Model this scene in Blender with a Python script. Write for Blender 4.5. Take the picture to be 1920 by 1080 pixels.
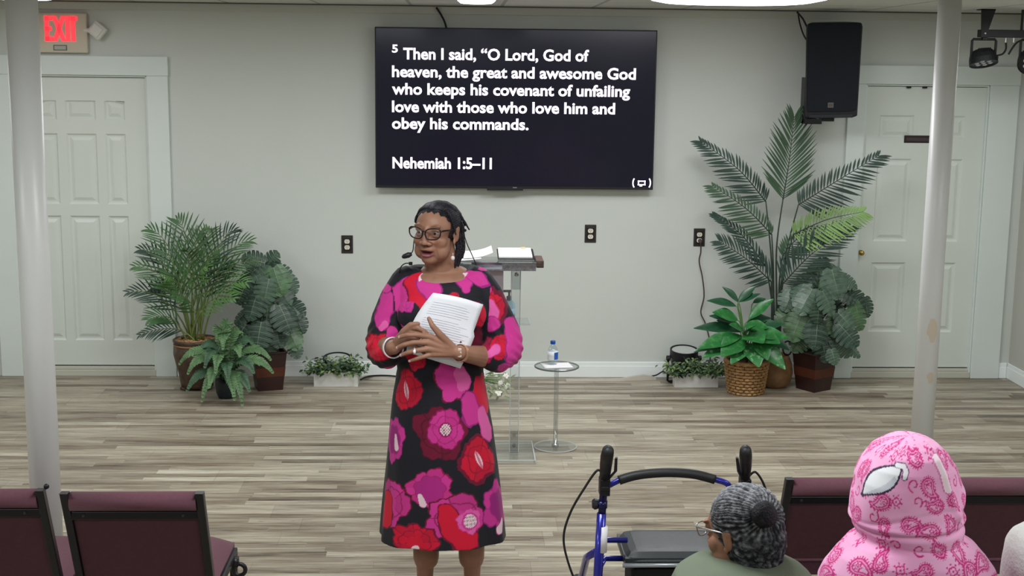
import bpy, bmesh, math, random
import numpy as np
from mathutils import Vector, Matrix, noise

scene = bpy.context.scene
for _o in list(bpy.data.objects):
    bpy.data.objects.remove(_o, do_unlink=True)
COL = scene.collection

# ------------------------------------------------------------------ camera
FPX, PITCH, YAW, ROLL, WALL_Y, CAM_Z = 2467.2, math.radians(9.553), math.radians(2.319), math.radians(0.674), 9.056, 2.1616
_cp, _sp, _cy, _sy = math.cos(PITCH), math.sin(PITCH), math.cos(YAW), math.sin(YAW)
CF = Vector((_sy * _cp, _cy * _cp, -_sp))
_r0 = Vector((_cy, -_sy, 0)); _u0 = _r0.cross(CF)
CR = math.cos(ROLL) * _r0 + math.sin(ROLL) * _u0
CU = -math.sin(ROLL) * _r0 + math.cos(ROLL) * _u0
cam_data = bpy.data.cameras.new('camera')
cam = bpy.data.objects.new('camera', cam_data); COL.objects.link(cam)
cam.matrix_world = Matrix(((CR.x, CU.x, -CF.x, 0), (CR.y, CU.y, -CF.y, 0), (CR.z, CU.z, -CF.z, CAM_Z), (0, 0, 0, 1)))
cam_data.sensor_width = 36.0
cam_data.lens = FPX / 1920 * 36
cam_data.clip_start = 0.05
scene.camera = cam
CAM = Vector((0, 0, CAM_Z))

def P(px, py, Y):
    """photograph pixel -> point of the room at depth Y"""
    d = CF + CR * ((px - 960) / FPX) + CU * ((540 - py) / FPX)
    return CAM + d * (Y / d.y)

def to_px(a):
    """points of the room -> photograph pixels, for reading measurements off the photograph"""
    d = np.asarray(a) - np.array(CAM); k = d @ np.array(CF)
    return 960 + FPX * (d @ np.array(CR)) / k, 540 - FPX * (d @ np.array(CU)) / k
def G(px, py, z=0.0):
    """photograph pixel -> point of the room at height z"""
    d = CF + CR * ((px - 960) / FPX) + CU * ((540 - py) / FPX)
    return CAM + d * ((z - CAM_Z) / d.z)

# ------------------------------------------------------------------ world, light, exposure
scene.view_settings.view_transform = 'Standard'
scene.view_settings.look = 'None'
scene.view_settings.gamma = 1.0
scene.view_settings.use_curve_mapping = False
scene.view_settings.exposure = 0.0
world = bpy.data.worlds.new('world'); scene.world = world
world.use_nodes = True
world.node_tree.nodes['Background'].inputs[0].default_value = (0.9, 0.95, 1.0, 1)
world.node_tree.nodes['Background'].inputs[1].default_value = 0.25
CEIL_Z = 2.56
def area(name, x, y, sx, sy, power, color=(0.965, 1.0, 1.0)):
    l = bpy.data.lights.new(name, 'AREA'); l.shape = 'RECTANGLE'; l.size = sx; l.size_y = sy
    l.energy = power; l.color = color
    o = bpy.data.objects.new(name, l); COL.objects.link(o); o.location = (x, y, CEIL_Z - 0.075)
    return o
for (x, y, pw) in ((-2.6, 1.2, 36), (1.9, 1.2, 36), (-3.1, 3.3, 30), (0.1, 3.6, 40), (3.0, 3.6, 32), (-3.4, 6.9, 22), (-0.9, 6.9, 30), (1.1, 7.0, 26), (3.3, 7.6, 12)):
    area('ceiling_lamp', x, y, 1.15, 0.55, pw)

# ------------------------------------------------------------------ colour and materials
def lin(c):
    c = c / 255.0
    return c / 12.92 if c <= 0.04045 else ((c + 0.055) / 1.055) ** 2.4
def rgb(r, g, b): return (lin(r), lin(g), lin(b), 1.0)
_M = {}
def mat(name, c, rough=0.5, metal=0.0, var=0.0, vscale=8.0, bump=0.0, bscale=60.0, emis=None, estr=0.0, trans=0.0, ior=1.45, spec=0.5, alpha=1.0, sheen=0.0, coat=0.0, stretch=None):
    if name in _M: return _M[name]
    m = bpy.data.materials.new(name); m.use_nodes = True
    nt = m.node_tree; b = nt.nodes['Principled BSDF']
    b.inputs['Base Color'].default_value = rgb(*c)
    b.inputs['Roughness'].default_value = rough
    b.inputs['Metallic'].default_value = metal
    b.inputs['IOR'].default_value = ior
    b.inputs['Specular IOR Level'].default_value = spec
    b.inputs['Transmission Weight'].default_value = trans
    b.inputs['Alpha'].default_value = alpha
    if sheen: b.inputs['Sheen Weight'].default_value = sheen
    if coat: b.inputs['Coat Weight'].default_value = coat
    if emis:
        b.inputs['Emission Color'].default_value = rgb(*emis); b.inputs['Emission Strength'].default_value = estr
    tc = nt.nodes.new('ShaderNodeTexCoord')
    mp = nt.nodes.new('ShaderNodeMapping'); nt.links.new(tc.outputs['Object'], mp.inputs['Vector'])
    if stretch: mp.inputs['Scale'].default_value = stretch
    if var:
        n = nt.nodes.new('ShaderNodeTexNoise'); n.inputs['Scale'].default_value = vscale; n.inputs['Detail'].default_value = 4
        nt.links.new(mp.outputs[0], n.inputs['Vector'])
        r = nt.nodes.new('ShaderNodeValToRGB')
        r.color_ramp.elements[0].position = 0.3; r.color_ramp.elements[1].position = 0.7
        r.color_ramp.elements[0].color = [max(0, x * (1 - var)) for x in rgb(*c)[:3]] + [1]
        r.color_ramp.elements[1].color = [min(1, x * (1 + var)) for x in rgb(*c)[:3]] + [1]
        nt.links.new(n.outputs['Fac'], r.inputs['Fac']); nt.links.new(r.outputs['Color'], b.inputs['Base Color'])
    if bump:
        n2 = nt.nodes.new('ShaderNodeTexNoise'); n2.inputs['Scale'].default_value = bscale; n2.inputs['Detail'].default_value = 3
        nt.links.new(mp.outputs[0], n2.inputs['Vector'])
        bp = nt.nodes.new('ShaderNodeBump'); bp.inputs['Strength'].default_value = bump; bp.inputs['Distance'].default_value = 0.01
        nt.links.new(n2.outputs['Fac'], bp.inputs['Height']); nt.links.new(bp.outputs['Normal'], b.inputs['Normal'])
    _M[name] = m
    return m
def vmat(name, rough=0.6, bump=0.0, bscale=200.0, sss=0.0, sheen=0.0, spec=0.4):
    """material whose colour is the mesh's own 'tint' attribute (printed cloth, skin, ...)"""
    if name in _M: return _M[name]
    m = mat(name, (128, 128, 128), rough, bump=bump, bscale=bscale, sheen=sheen, spec=spec)
    nt = m.node_tree; b = nt.nodes['Principled BSDF']
    a = nt.nodes.new('ShaderNodeAttribute'); a.attribute_name = 'tint'
    nt.links.new(a.outputs['Color'], b.inputs['Base Color'])
    if sss:
        b.inputs['Subsurface Weight'].default_value = sss; b.inputs['Subsurface Radius'].default_value = (0.012, 0.005, 0.003)
    return m

def clear_shader(m, tint, gloss_rough, k):
    """thin clear plastic: lets the room through, mirrors it at grazing angles"""
    nt = m.node_tree; N = nt.nodes; L = nt.links; N.remove(N['Principled BSDF']); out = N['Material Output']
    a = N.new('ShaderNodeBsdfTransparent'); a.inputs[0].default_value = tint; g = N.new('ShaderNodeBsdfGlossy'); g.inputs['Roughness'].default_value = gloss_rough
    fr = N.new('ShaderNodeFresnel'); fr.inputs[0].default_value = 1.45; mu = N.new('ShaderNodeMath'); mu.operation = 'MULTIPLY_ADD'; mu.inputs[1].default_value = 1.0; mu.inputs[2].default_value = k
    ge = N.new('ShaderNodeNewGeometry'); inv = N.new('ShaderNodeMath'); inv.operation = 'SUBTRACT'; inv.inputs[0].default_value = 1.0; L.new(ge.outputs['Backfacing'], inv.inputs[1])
    ml = N.new('ShaderNodeMath'); ml.operation = 'MULTIPLY'; L.new(mu.outputs[0], ml.inputs[0]); L.new(inv.outputs[0], ml.inputs[1])
    L.new(fr.outputs[0], mu.inputs[0]); mx = N.new('ShaderNodeMixShader'); L.new(ml.outputs[0], mx.inputs[0]); L.new(a.outputs[0], mx.inputs[1]); L.new(g.outputs[0], mx.inputs[2]); L.new(mx.outputs[0], out.inputs['Surface'])
def clear(name, tint=(.97, .98, .98, 1), rough=.05, k=.02):
    if name in _M: return _M[name]
    m = bpy.data.materials.new(name); m.use_nodes = True; clear_shader(m, tint, rough, k); _M[name] = m; return m

# ------------------------------------------------------------------ mesh building
class MB:
    def __init__(self): self.v = []; self.f = []; self.m = []
    def add(self, vs, fs, mi=0):
        o = len(self.v); self.v.extend([tuple(p) for p in vs])
        for q in fs: self.f.append([i + o for i in q]); self.m.append(mi)
        return self
    def box(self, c, s, rot=None, mi=0, taper=1.0):
        vs = []
        for z in (-.5, .5):
            k = taper if z > 0 else 1.0
            for (x, y) in ((-.5, -.5), (.5, -.5), (.5, .5), (-.5, .5)):
                p = Vector((x * s[0] * k, y * s[1] * k, z * s[2]))
                if rot is not None: p = rot @ p
                vs.append(Vector(c) + p)
        return self.add(vs, [(3, 2, 1, 0), (4, 5, 6, 7), (0, 1, 5, 4), (1, 2, 6, 5), (2, 3, 7, 6), (3, 0, 4, 7)], mi)
    def box2(self, a, b, mi=0):
        a = Vector(a); b = Vector(b)
        return self.box((a + b) / 2, [abs(b[i] - a[i]) for i in range(3)], None, mi)
    def tube(self, pts, r, n=10, mi=0, cap=True, flat=None, closed=False):
        pts = [Vector(p) for p in pts]; k = len(pts)
        rs = [r] * k if not hasattr(r, '__len__') else list(r)
        up = None; vs = []; fs = []
        for i, p in enumerate(pts):
            if closed: t = pts[(i + 1) % k] - pts[(i - 1) % k]
            else: t = pts[min(i + 1, k - 1)] - pts[max(i - 1, 0)]
            if t.length < 1e-9: t = Vector((0, 0, 1))
            t.normalize()
            if up is None:
                up = Vector((0, 0, 1)) if abs(t.z) < .9 else Vector((0, 1, 0))
            up = up - t * up.dot(t)
            if up.length < 1e-6: up = t.orthogonal()
            up.normalize(); sd = t.cross(up)
            for j in range(n):
                a = 2 * math.pi * (j + .5) / n
                vs.append(p + (sd * math.cos(a) + up * math.sin(a) * (flat or 1)) * rs[i])
        for i in range(k if closed else k - 1):
            for j in range(n):
                a = i * n + j; b = i * n + (j + 1) % n; i2 = ((i + 1) % k) * n
                fs.append((a, b, i2 + (j + 1) % n, i2 + j))
        if cap and not closed:
            fs.append(list(range(n))[::-1]); fs.append(list(range((k - 1) * n, k * n)))
        return self.add(vs, fs, mi)
    def lathe(self, c, prof, n=32, mi=0, axis=None):
        c = Vector(c); vs = []; fs = []
        R = Vector((0, 0, 1)).rotation_difference(Vector(axis)).to_matrix() if axis is not None else Matrix.Identity(3)
        for (r, z) in prof:
            for j in range(n):
                a = 2 * math.pi * j / n
                vs.append(c + R @ Vector((max(r, 1e-5) * math.cos(a), max(r, 1e-5) * math.sin(a), z)))
        for i in range(len(prof) - 1):
            for j in range(n):
                fs.append((i * n + j, i * n + (j + 1) % n, (i + 1) * n + (j + 1) % n, (i + 1) * n + j))
        fs.append(list(range(n))[::-1]); fs.append(list(range((len(prof) - 1) * n, len(prof) * n)))
        return self.add(vs, fs, mi)
    def ell(self, c, r, R=None, n=20, k=12, mi=0):
        c = Vector(c); vs = []; fs = []
        if not hasattr(r, '__len__'): r = (r, r, r)
        def q(x, y, z):
            p = Vector((x * r[0], y * r[1], z * r[2])); return c + (R @ p if R is not None else p)
        vs.append(q(0, 0, -1))
        for i in range(1, k):
            t = -math.pi / 2 + math.pi * i / k
            for j in range(n):
                a = 2 * math.pi * j / n; vs.append(q(math.cos(t) * math.cos(a), math.cos(t) * math.sin(a), math.sin(t)))
        vs.append(q(0, 0, 1)); L = len(vs) - 1
        for j in range(n):
            fs.append((0, 1 + (j + 1) % n, 1 + j)); b = 1 + (k - 2) * n; fs.append((L, b + j, b + (j + 1) % n))
        for i in range(k - 2):
            for j in range(n):
                fs.append((1 + i * n + j, 1 + i * n + (j + 1) % n, 1 + (i + 1) * n + (j + 1) % n, 1 + (i + 1) * n + j))
        return self.add(vs, fs, mi)
    def caps(self, p0, p1, r0, r1, n=14):
        """tapered capsule"""
        p0 = Vector(p0); p1 = Vector(p1); d = p1 - p0; L = d.length; t = d / max(L, 1e-6)
        pts = []; rs = []
        for a in (-88, -60, -30): pts.append(p0 + t * r0 * math.sin(math.radians(a))); rs.append(r0 * math.cos(math.radians(a)))
        for s in (0, .33, .66, 1): pts.append(p0 + d * s); rs.append(r0 + (r1 - r0) * s)
        for a in (30, 60, 88): pts.append(p1 + t * r1 * math.sin(math.radians(a))); rs.append(r1 * math.cos(math.radians(a)))
        return self.tube(pts, rs, n)
    def grid(self, rows, mi=0, wrap=False):
        o = []; n = len(rows[0])
        for r in rows: o.extend(r)
        fs = []
        for i in range(len(rows) - 1):
            for j in range(n if wrap else n - 1):
                fs.append((i * n + j, i * n + (j + 1) % n, (i + 1) * n + (j + 1) % n, (i + 1) * n + j))
        return self.add(o, fs, mi)

def world_loc(o):
    p = Vector((0, 0, 0))
    while o is not None: p = p + o.location; o = o.parent
    return p
def obj(mb, name, mats, parent=None, smooth=False, bevel=0.0, solid=0.0, subsurf=0, bseg=2):
    """link what the builder holds as one mesh object; vertices are given in room coordinates"""
    me = bpy.data.meshes.new(name)
    off = world_loc(parent) if parent is not None else Vector((0, 0, 0))
    loc = Vector((0, 0, 0))
    if parent is None and len(mb.v):
        a = np.array(mb.v); loc = Vector(((a[:, 0].min() + a[:, 0].max()) / 2, (a[:, 1].min() + a[:, 1].max()) / 2, a[:, 2].min())); off = loc
    me.from_pydata([(p[0] - off.x, p[1] - off.y, p[2] - off.z) for p in mb.v], [], mb.f)
    for m in (mats if isinstance(mats, (list, tuple)) else [mats]): me.materials.append(m)
    me.polygons.foreach_set('material_index', mb.m)
    if smooth: me.polygons.foreach_set('use_smooth', [True] * len(me.polygons))
    me.update()
    o = bpy.data.objects.new(name, me); COL.objects.link(o)
    if parent is not None: o.parent = parent
    else: o.location = loc
    if solid:
        s = o.modifiers.new('thickness', 'SOLIDIFY'); s.thickness = solid; s.offset = 0
    if bevel:
        b = o.modifiers.new('bevel', 'BEVEL'); b.width = bevel; b.segments = bseg; b.limit_method = 'ANGLE'; b.angle_limit = math.radians(40)
    if subsurf:
        s = o.modifiers.new('subsurf', 'SUBSURF'); s.levels = subsurf; s.render_levels = subsurf
    return o
def tag(o, label, cat, group=None, kind=None):
    o['label'] = label; o['category'] = cat
    if group: o['group'] = group
    if kind: o['kind'] = kind
    return o
def thing(name, label, cat, loc, group=None):
    o = bpy.data.objects.new(name, None); COL.objects.link(o); o.location = loc
    o.empty_display_size = 0.1
    return tag(o, label, cat, group)
def struct(mb, name, m, parent=None, **k):
    o = obj(mb, name, m, parent, **k)
    if parent is None: o['kind'] = 'structure'
    return o
def copy_tree(o, parent=None):
    c = o.copy(); COL.objects.link(c)
    if parent is not None: c.parent = parent
    for ch in list(o.children): copy_tree(ch, c)
    return c
def bez(a, b, c, d, n):
    a, b, c, d = map(Vector, (a, b, c, d))
    return [a * (1 - t) ** 3 + b * 3 * t * (1 - t) ** 2 + c * 3 * t * t * (1 - t) + d * t ** 3 for t in [i / (n - 1) for i in range(n)]]
def spline(pts, n=8):
    """smooth curve through points"""
    pts = [Vector(p) for p in pts]; out = []
    for i in range(len(pts) - 1):
        p0 = pts[max(i - 1, 0)]; p1 = pts[i]; p2 = pts[i + 1]; p3 = pts[min(i + 2, len(pts) - 1)]
        for k in range(n):
            t = k / n
            out.append(0.5 * ((2 * p1) + (p2 - p0) * t + (2 * p0 - 5 * p1 + 4 * p2 - p3) * t * t + (3 * p1 - p0 - 3 * p2 + p3) * t ** 3))
    out.append(pts[-1]); return out
def put_tint(o, arr):
    """per-vertex own colour of the thing, arr in sRGB 0-255"""
    a = np.asarray(arr, float) / 255.0
    l = np.where(a <= 0.04045, a / 12.92, ((a + 0.055) / 1.055) ** 2.4)
    at = o.data.attributes.new('tint', 'FLOAT_COLOR', 'POINT')
    buf = np.ones((len(l), 4), np.float32); buf[:, :3] = l
    at.data.foreach_set('color', buf.ravel())
def coords(o):
    n = len(o.data.vertices); a = np.empty(n * 3, np.float32); o.data.vertices.foreach_get('co', a)
    return a.reshape(n, 3) + np.array(world_loc(o), np.float32)
def set_coords(o, a):
    o.data.vertices.foreach_set('co', (np.asarray(a) - np.array(world_loc(o))).astype(np.float32).ravel()); o.data.update()
def organic(mb, name, m, parent, voxel=0.004, smooth=6, fac=0.5):
    """fuse overlapping closed shapes into one continuous skin"""
    tmp = obj(mb, 'tmp', m, parent)
    r = tmp.modifiers.new('r', 'REMESH'); r.mode = 'VOXEL'; r.voxel_size = voxel; r.use_smooth_shade = True
    if smooth:
        s = tmp.modifiers.new('s', 'SMOOTH'); s.iterations = smooth; s.factor = fac
    bpy.context.view_layer.update()
    dg = bpy.context.evaluated_depsgraph_get()
    me = bpy.data.meshes.new_from_object(tmp.evaluated_get(dg)); me.name = name
    old = tmp.data; bpy.data.objects.remove(tmp, do_unlink=True); bpy.data.meshes.remove(old)
    me.materials.clear(); me.materials.append(m)
    me.polygons.foreach_set('use_smooth', [True] * len(me.polygons))
    me.polygons.foreach_set('material_index', [0] * len(me.polygons))
    o = bpy.data.objects.new(name, me); COL.objects.link(o)
    if parent is not None: o.parent = parent
    return o
def text_mesh(body, height_w, loc, name, m, parent, width=None, depth=0.001, bold=0.0, rotx=math.pi / 2, align='LEFT', height=None):
    """lettering as flat mesh standing on a wall; scaled to the given width (and height)"""
    cu = bpy.data.curves.new('txt', 'FONT'); cu.body = body; cu.align_x = align; cu.size = height_w; cu.offset = bold; cu.extrude = depth; cu.resolution_u = 3
    t = bpy.data.objects.new('txt', cu); COL.objects.link(t)
    bpy.context.view_layer.update()
    me = bpy.data.meshes.new_from_object(t.evaluated_get(bpy.context.evaluated_depsgraph_get()))
    bpy.data.objects.remove(t, do_unlink=True); bpy.data.curves.remove(cu)
    n = len(me.vertices); a = np.empty(n * 3, np.float32); me.vertices.foreach_get('co', a); a = a.reshape(n, 3)
    x0 = a[:, 0].min(); w = a[:, 0].max() - x0
    if width: a[:, 0] = (a[:, 0] - (x0 if align == 'LEFT' else 0)) * (width / w)
    if height: a[:, 1] = (a[:, 1] - a[:, 1].min()) * (height / (a[:, 1].max() - a[:, 1].min()))
    off = world_loc(parent)
    b = np.stack([a[:, 0] + loc[0] - off.x, -a[:, 2] + loc[1] - off.y, a[:, 1] + loc[2] - off.z], 1)
    me.vertices.foreach_set('co', b.astype(np.float32).ravel()); me.update(); me.name = name
    me.materials.clear(); me.materials.append(m)
    o = bpy.data.objects.new(name, me); COL.objects.link(o); o.parent = parent
    return o

# ================================================================== THE SETTING
M_wall = mat('wall_paint', (205, 211, 206), 0.75, var=0.015, vscale=1.5, bump=0.05, bscale=120)
M_side = mat('side_wall_paint', (190, 190, 182), 0.75, var=0.015, vscale=1.5)
M_trim = mat('white_trim_paint', (218, 228, 224), 0.45, var=0.02, vscale=3)
M_door = mat('white_door_paint', (216, 223, 217), 0.42, var=0.015, vscale=2)
M_base = mat('white_baseboard_paint', (240, 246, 246), 0.4)
M_gap = mat('dark_gap', (30, 30, 28), 0.9)
M_black = mat('black_plastic', (24, 25, 30), 0.45, var=0.1)
M_blackmetal = mat('black_metal', (22, 21, 26), 0.38, metal=0.3)
M_brass = mat('brass', (190, 160, 90), 0.3, metal=1.0)
M_white = mat('white_plastic', (222, 222, 216), 0.4)
M_wire = mat('black_wire', (20, 20, 22), 0.6)
M_glow = mat('lamp_diffuser', (245, 245, 250), 0.5, emis=(255, 250, 255), estr=6.0)
XL, XR, YB = -4.6, 3.93, -2.2

def floor_material():
    m = bpy.data.materials.new('vinyl_plank'); m.use_nodes = True; nt = m.node_tree; N = nt.nodes; L = nt.links
    b = N['Principled BSDF']; b.inputs['Roughness'].default_value = 0.42; b.inputs['Specular IOR Level'].default_value = 0.35
    tc = N.new('ShaderNodeTexCoord')
    def brick(scale, bw, rh, seed, mortar):
        mp = N.new('ShaderNodeMapping'); mp.inputs['Location'].default_value = (seed, 8 * rh, 0); L.new(tc.outputs['Object'], mp.inputs['Vector'])
        # every row of planks is shifted by its own amount
        sp = N.new('ShaderNodeSeparateXYZ'); L.new(mp.outputs[0], sp.inputs[0])
        dv = N.new('ShaderNodeMath'); dv.operation = 'DIVIDE'; dv.inputs[1].default_value = rh; L.new(sp.outputs['Y'], dv.inputs[0])
        fl = N.new('ShaderNodeMath'); fl.operation = 'FLOOR'; L.new(dv.outputs[0], fl.inputs[0])
        wn = N.new('ShaderNodeTexWhiteNoise'); wn.noise_dimensions = '1D'; L.new(fl.outputs[0], wn.inputs['W'])
        ma = N.new('ShaderNodeMath'); ma.operation = 'MULTIPLY_ADD'; ma.inputs[1].default_value = bw * 3; L.new(wn.outputs['Value'], ma.inputs[0]); L.new(sp.outputs['X'], ma.inputs[2])
        cb = N.new('ShaderNodeCombineXYZ'); L.new(ma.outputs[0], cb.inputs[0]); L.new(sp.outputs['Y'], cb.inputs[1])
        br = N.new('ShaderNodeTexBrick'); br.offset = 0.0; br.squash_frequency = 2
        br.inputs['Scale'].default_value = scale; br.inputs['Brick Width'].default_value = bw; br.inputs['Row Height'].default_value = rh
        br.inputs['Mortar Size'].default_value = mortar; br.inputs['Mortar Smooth'].default_value = 0.3; br.inputs['Bias'].default_value = 0
        br.inputs['Color1'].default_value = (0, 0, 0, 1); br.inputs['Color2'].default_value = (1, 1, 1, 1); br.inputs['Mortar'].default_value = (0, 0, 0, 1)
        L.new(cb.outputs[0], br.inputs['Vector']); return br
    b1 = brick(1, 0.86, 0.064, 3.1, 0.0006); b2 = brick(1, 1.22, 0.192, 1.7, 0.0012)
    def noise_tex(sc, det, sx, rough=.6, dist=0.0):
        mp = N.new('ShaderNodeMapping'); mp.inputs['Scale'].default_value = sx; L.new(tc.outputs['Object'], mp.inputs['Vector'])
        # shift the grain from strip to strip
        add = N.new('ShaderNodeVectorMath'); add.operation = 'MULTIPLY_ADD'; add.inputs[1].default_value = (37, 11, 0)
        L.new(b1.outputs['Color'], add.inputs[0]); L.new(mp.outputs[0], add.inputs[2])
        n = N.new('ShaderNodeTexNoise'); n.inputs['Scale'].default_value = sc; n.inputs['Detail'].default_value = det; n.inputs['Roughness'].default_value = rough
        n.inputs['Distortion'].default_value = dist
        L.new(add.outputs[0], n.inputs['Vector']); return n
    grain = noise_tex(9, 6, (0.35, 7, 1), .65, .6); blot = noise_tex(3.2, 3, (0.55, 3.0, 1), .5)
    def mixf(op, a, bb):
        mm = N.new('ShaderNodeMath'); mm.operation = op
        for i, q in enumerate((a, bb)):
            if isinstance(q, (int, float)): mm.inputs[i].default_value = q
            else: L.new(q, mm.inputs[i])
        return mm.outputs[0]
    t = mixf('MULTIPLY', b1.outputs['Color'], 0.42)
    t = mixf('ADD', t, mixf('MULTIPLY', b2.outputs['Color'], 0.16))
    t = mixf('ADD', t, mixf('MULTIPLY', mixf('SUBTRACT', grain.outputs['Fac'], .5), 1.5))
    t = mixf('ADD', t, mixf('MULTIPLY', mixf('SUBTRACT', blot.outputs['Fac'], .5), 0.75))
    t = mixf('ADD', t, 0.22)
    r = N.new('ShaderNodeValToRGB'); L.new(t, r.inputs['Fac'])
    cs = [(0.0, (78, 68, 56)), (0.28, (124, 111, 95)), (0.52, (154, 144, 127)), (0.78, (180, 172, 154)), (1.0, (204, 198, 182))]
    el = r.color_ramp.elements
    el[0].position, el[0].color = cs[0][0], rgb(*cs[0][1]); el[1].position, el[1].color = cs[-1][0], rgb(*cs[-1][1])
    for p, c in cs[1:-1]:
        e = el.new(p); e.color = rgb(*c)
    # grey weathering streaks
    st = noise_tex(5, 5, (0.8, 9, 1), .7); rr = N.new('ShaderNodeValToRGB'); rr.color_ramp.elements[0].position = .56; rr.color_ramp.elements[1].position = .72
    L.new(st.outputs['Fac'], rr.inputs['Fac'])
    mx = N.new('ShaderNodeMix'); mx.data_type = 'RGBA'; L.new(r.outputs['Color'], mx.inputs[6]); mx.inputs[7].default_value = rgb(134, 140, 136)
    L.new(mixf('MULTIPLY', rr.outputs['Color'], .8), mx.inputs[0])
    # small dark knots and checks drawn out along the grain
    kn = noise_tex(7, 2, (1.6, 10, 1), .5); kr = N.new('ShaderNodeValToRGB'); kr.color_ramp.elements[0].position = .70; kr.color_ramp.elements[1].position = .76
    L.new(kn.outputs['Fac'], kr.inputs['Fac']); mk = N.new('ShaderNodeMix'); mk.data_type = 'RGBA'; L.new(mx.outputs[2], mk.inputs[6]); mk.inputs[7].default_value = rgb(82, 76, 66)
    L.new(mixf('MULTIPLY', kr.outputs['Color'], .7), mk.inputs[0]); mx = mk
    # seams
    mx2 = N.new('ShaderNodeMix'); mx2.data_type = 'RGBA'; L.new(mx.outputs[2], mx2.inputs[6]); mx2.inputs[7].default_value = rgb(80, 70, 60)
    L.new(mixf('MULTIPLY', b2.outputs['Fac'], .35), mx2.inputs[0])
    L.new(mx2.outputs[2], b.inputs['Base Color'])
    bp = N.new('ShaderNodeBump'); bp.inputs['Strength'].default_value = 0.12; bp.inputs['Distance'].default_value = .004
    L.new(grain.outputs['Fac'], bp.inputs['Height']); L.new(bp.outputs['Normal'], b.inputs['Normal'])
    return m
def ceiling_material():
    m = bpy.data.materials.new('ceiling_tile'); m.use_nodes = True; nt = m.node_tree; N = nt.nodes; L = nt.links
    b = N['Principled BSDF']; b.inputs['Roughness'].default_value = 0.9
    tc = N.new('ShaderNodeTexCoord'); br = N.new('ShaderNodeTexBrick'); br.offset = 0.0
    br.inputs['Scale'].default_value = 1; br.inputs['Brick Width'].default_value = .61; br.inputs['Row Height'].default_value = 1.22; br.inputs['Mortar Size'].default_value = .012
    br.inputs['Color1'].default_value = rgb(205, 206, 200); br.inputs['Color2'].default_value = rgb(196, 198, 192); br.inputs['Mortar'].default_value = rgb(158, 160, 154)
    L.new(tc.outputs['Object'], br.inputs['Vector']); L.new(br.outputs['Color'], b.inputs['Base Color'])
    n = N.new('ShaderNodeTexNoise'); n.inputs['Scale'].default_value = 90; L.new(tc.outputs['Object'], n.inputs['Vector'])
    bp = N.new('ShaderNodeBump'); bp.inputs['Strength'].default_value = .3; bp.inputs['Distance'].default_value = .004
    L.new(n.outputs['Fac'], bp.inputs['Height']); L.new(bp.outputs['Normal'], b.inputs['Normal'])
    return m
struct(MB().box2((XL - .1, YB - .1, -.1), (XR + .1, WALL_Y + .1, 0)), 'floor', floor_material())
struct(MB().box2((XL - .1, YB - .1, CEIL_Z), (XR + .1, WALL_Y + .1, CEIL_Z + .1)), 'ceiling', ceiling_material())
struct(MB().box2((XL, YB - .12, 0), (XR, YB, CEIL_Z)), 'wall_front', M_side)
struct(MB().box2((XL - .12, YB, 0), (XL, WALL_Y + .12, CEIL_Z)), 'wall_left', M_side)
struct(MB().box2((XR, YB, 0), (XR + .12, WALL_Y + .12, CEIL_Z)), 'wall_right', M_side)

# back wall with two door openings
D1 = (-3.010, -2.122); D2 = (2.800, 3.640); DTOP = 2.06
wb = MB()
for a, b_ in ((XL, D1[0] - .012), (D1[1] + .012, D2[0] - .012), (D2[1] + .012, XR)):
    wb.box2((a, WALL_Y, 0), (b_, WALL_Y + .12, CEIL_Z))
for d in (D1, D2):
    wb.box2((d[0] - .012, WALL_Y, DTOP + .012), (d[1] + .012, WALL_Y + .12, CEIL_Z))
struct(wb, 'wall_back', M_wall)

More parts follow.
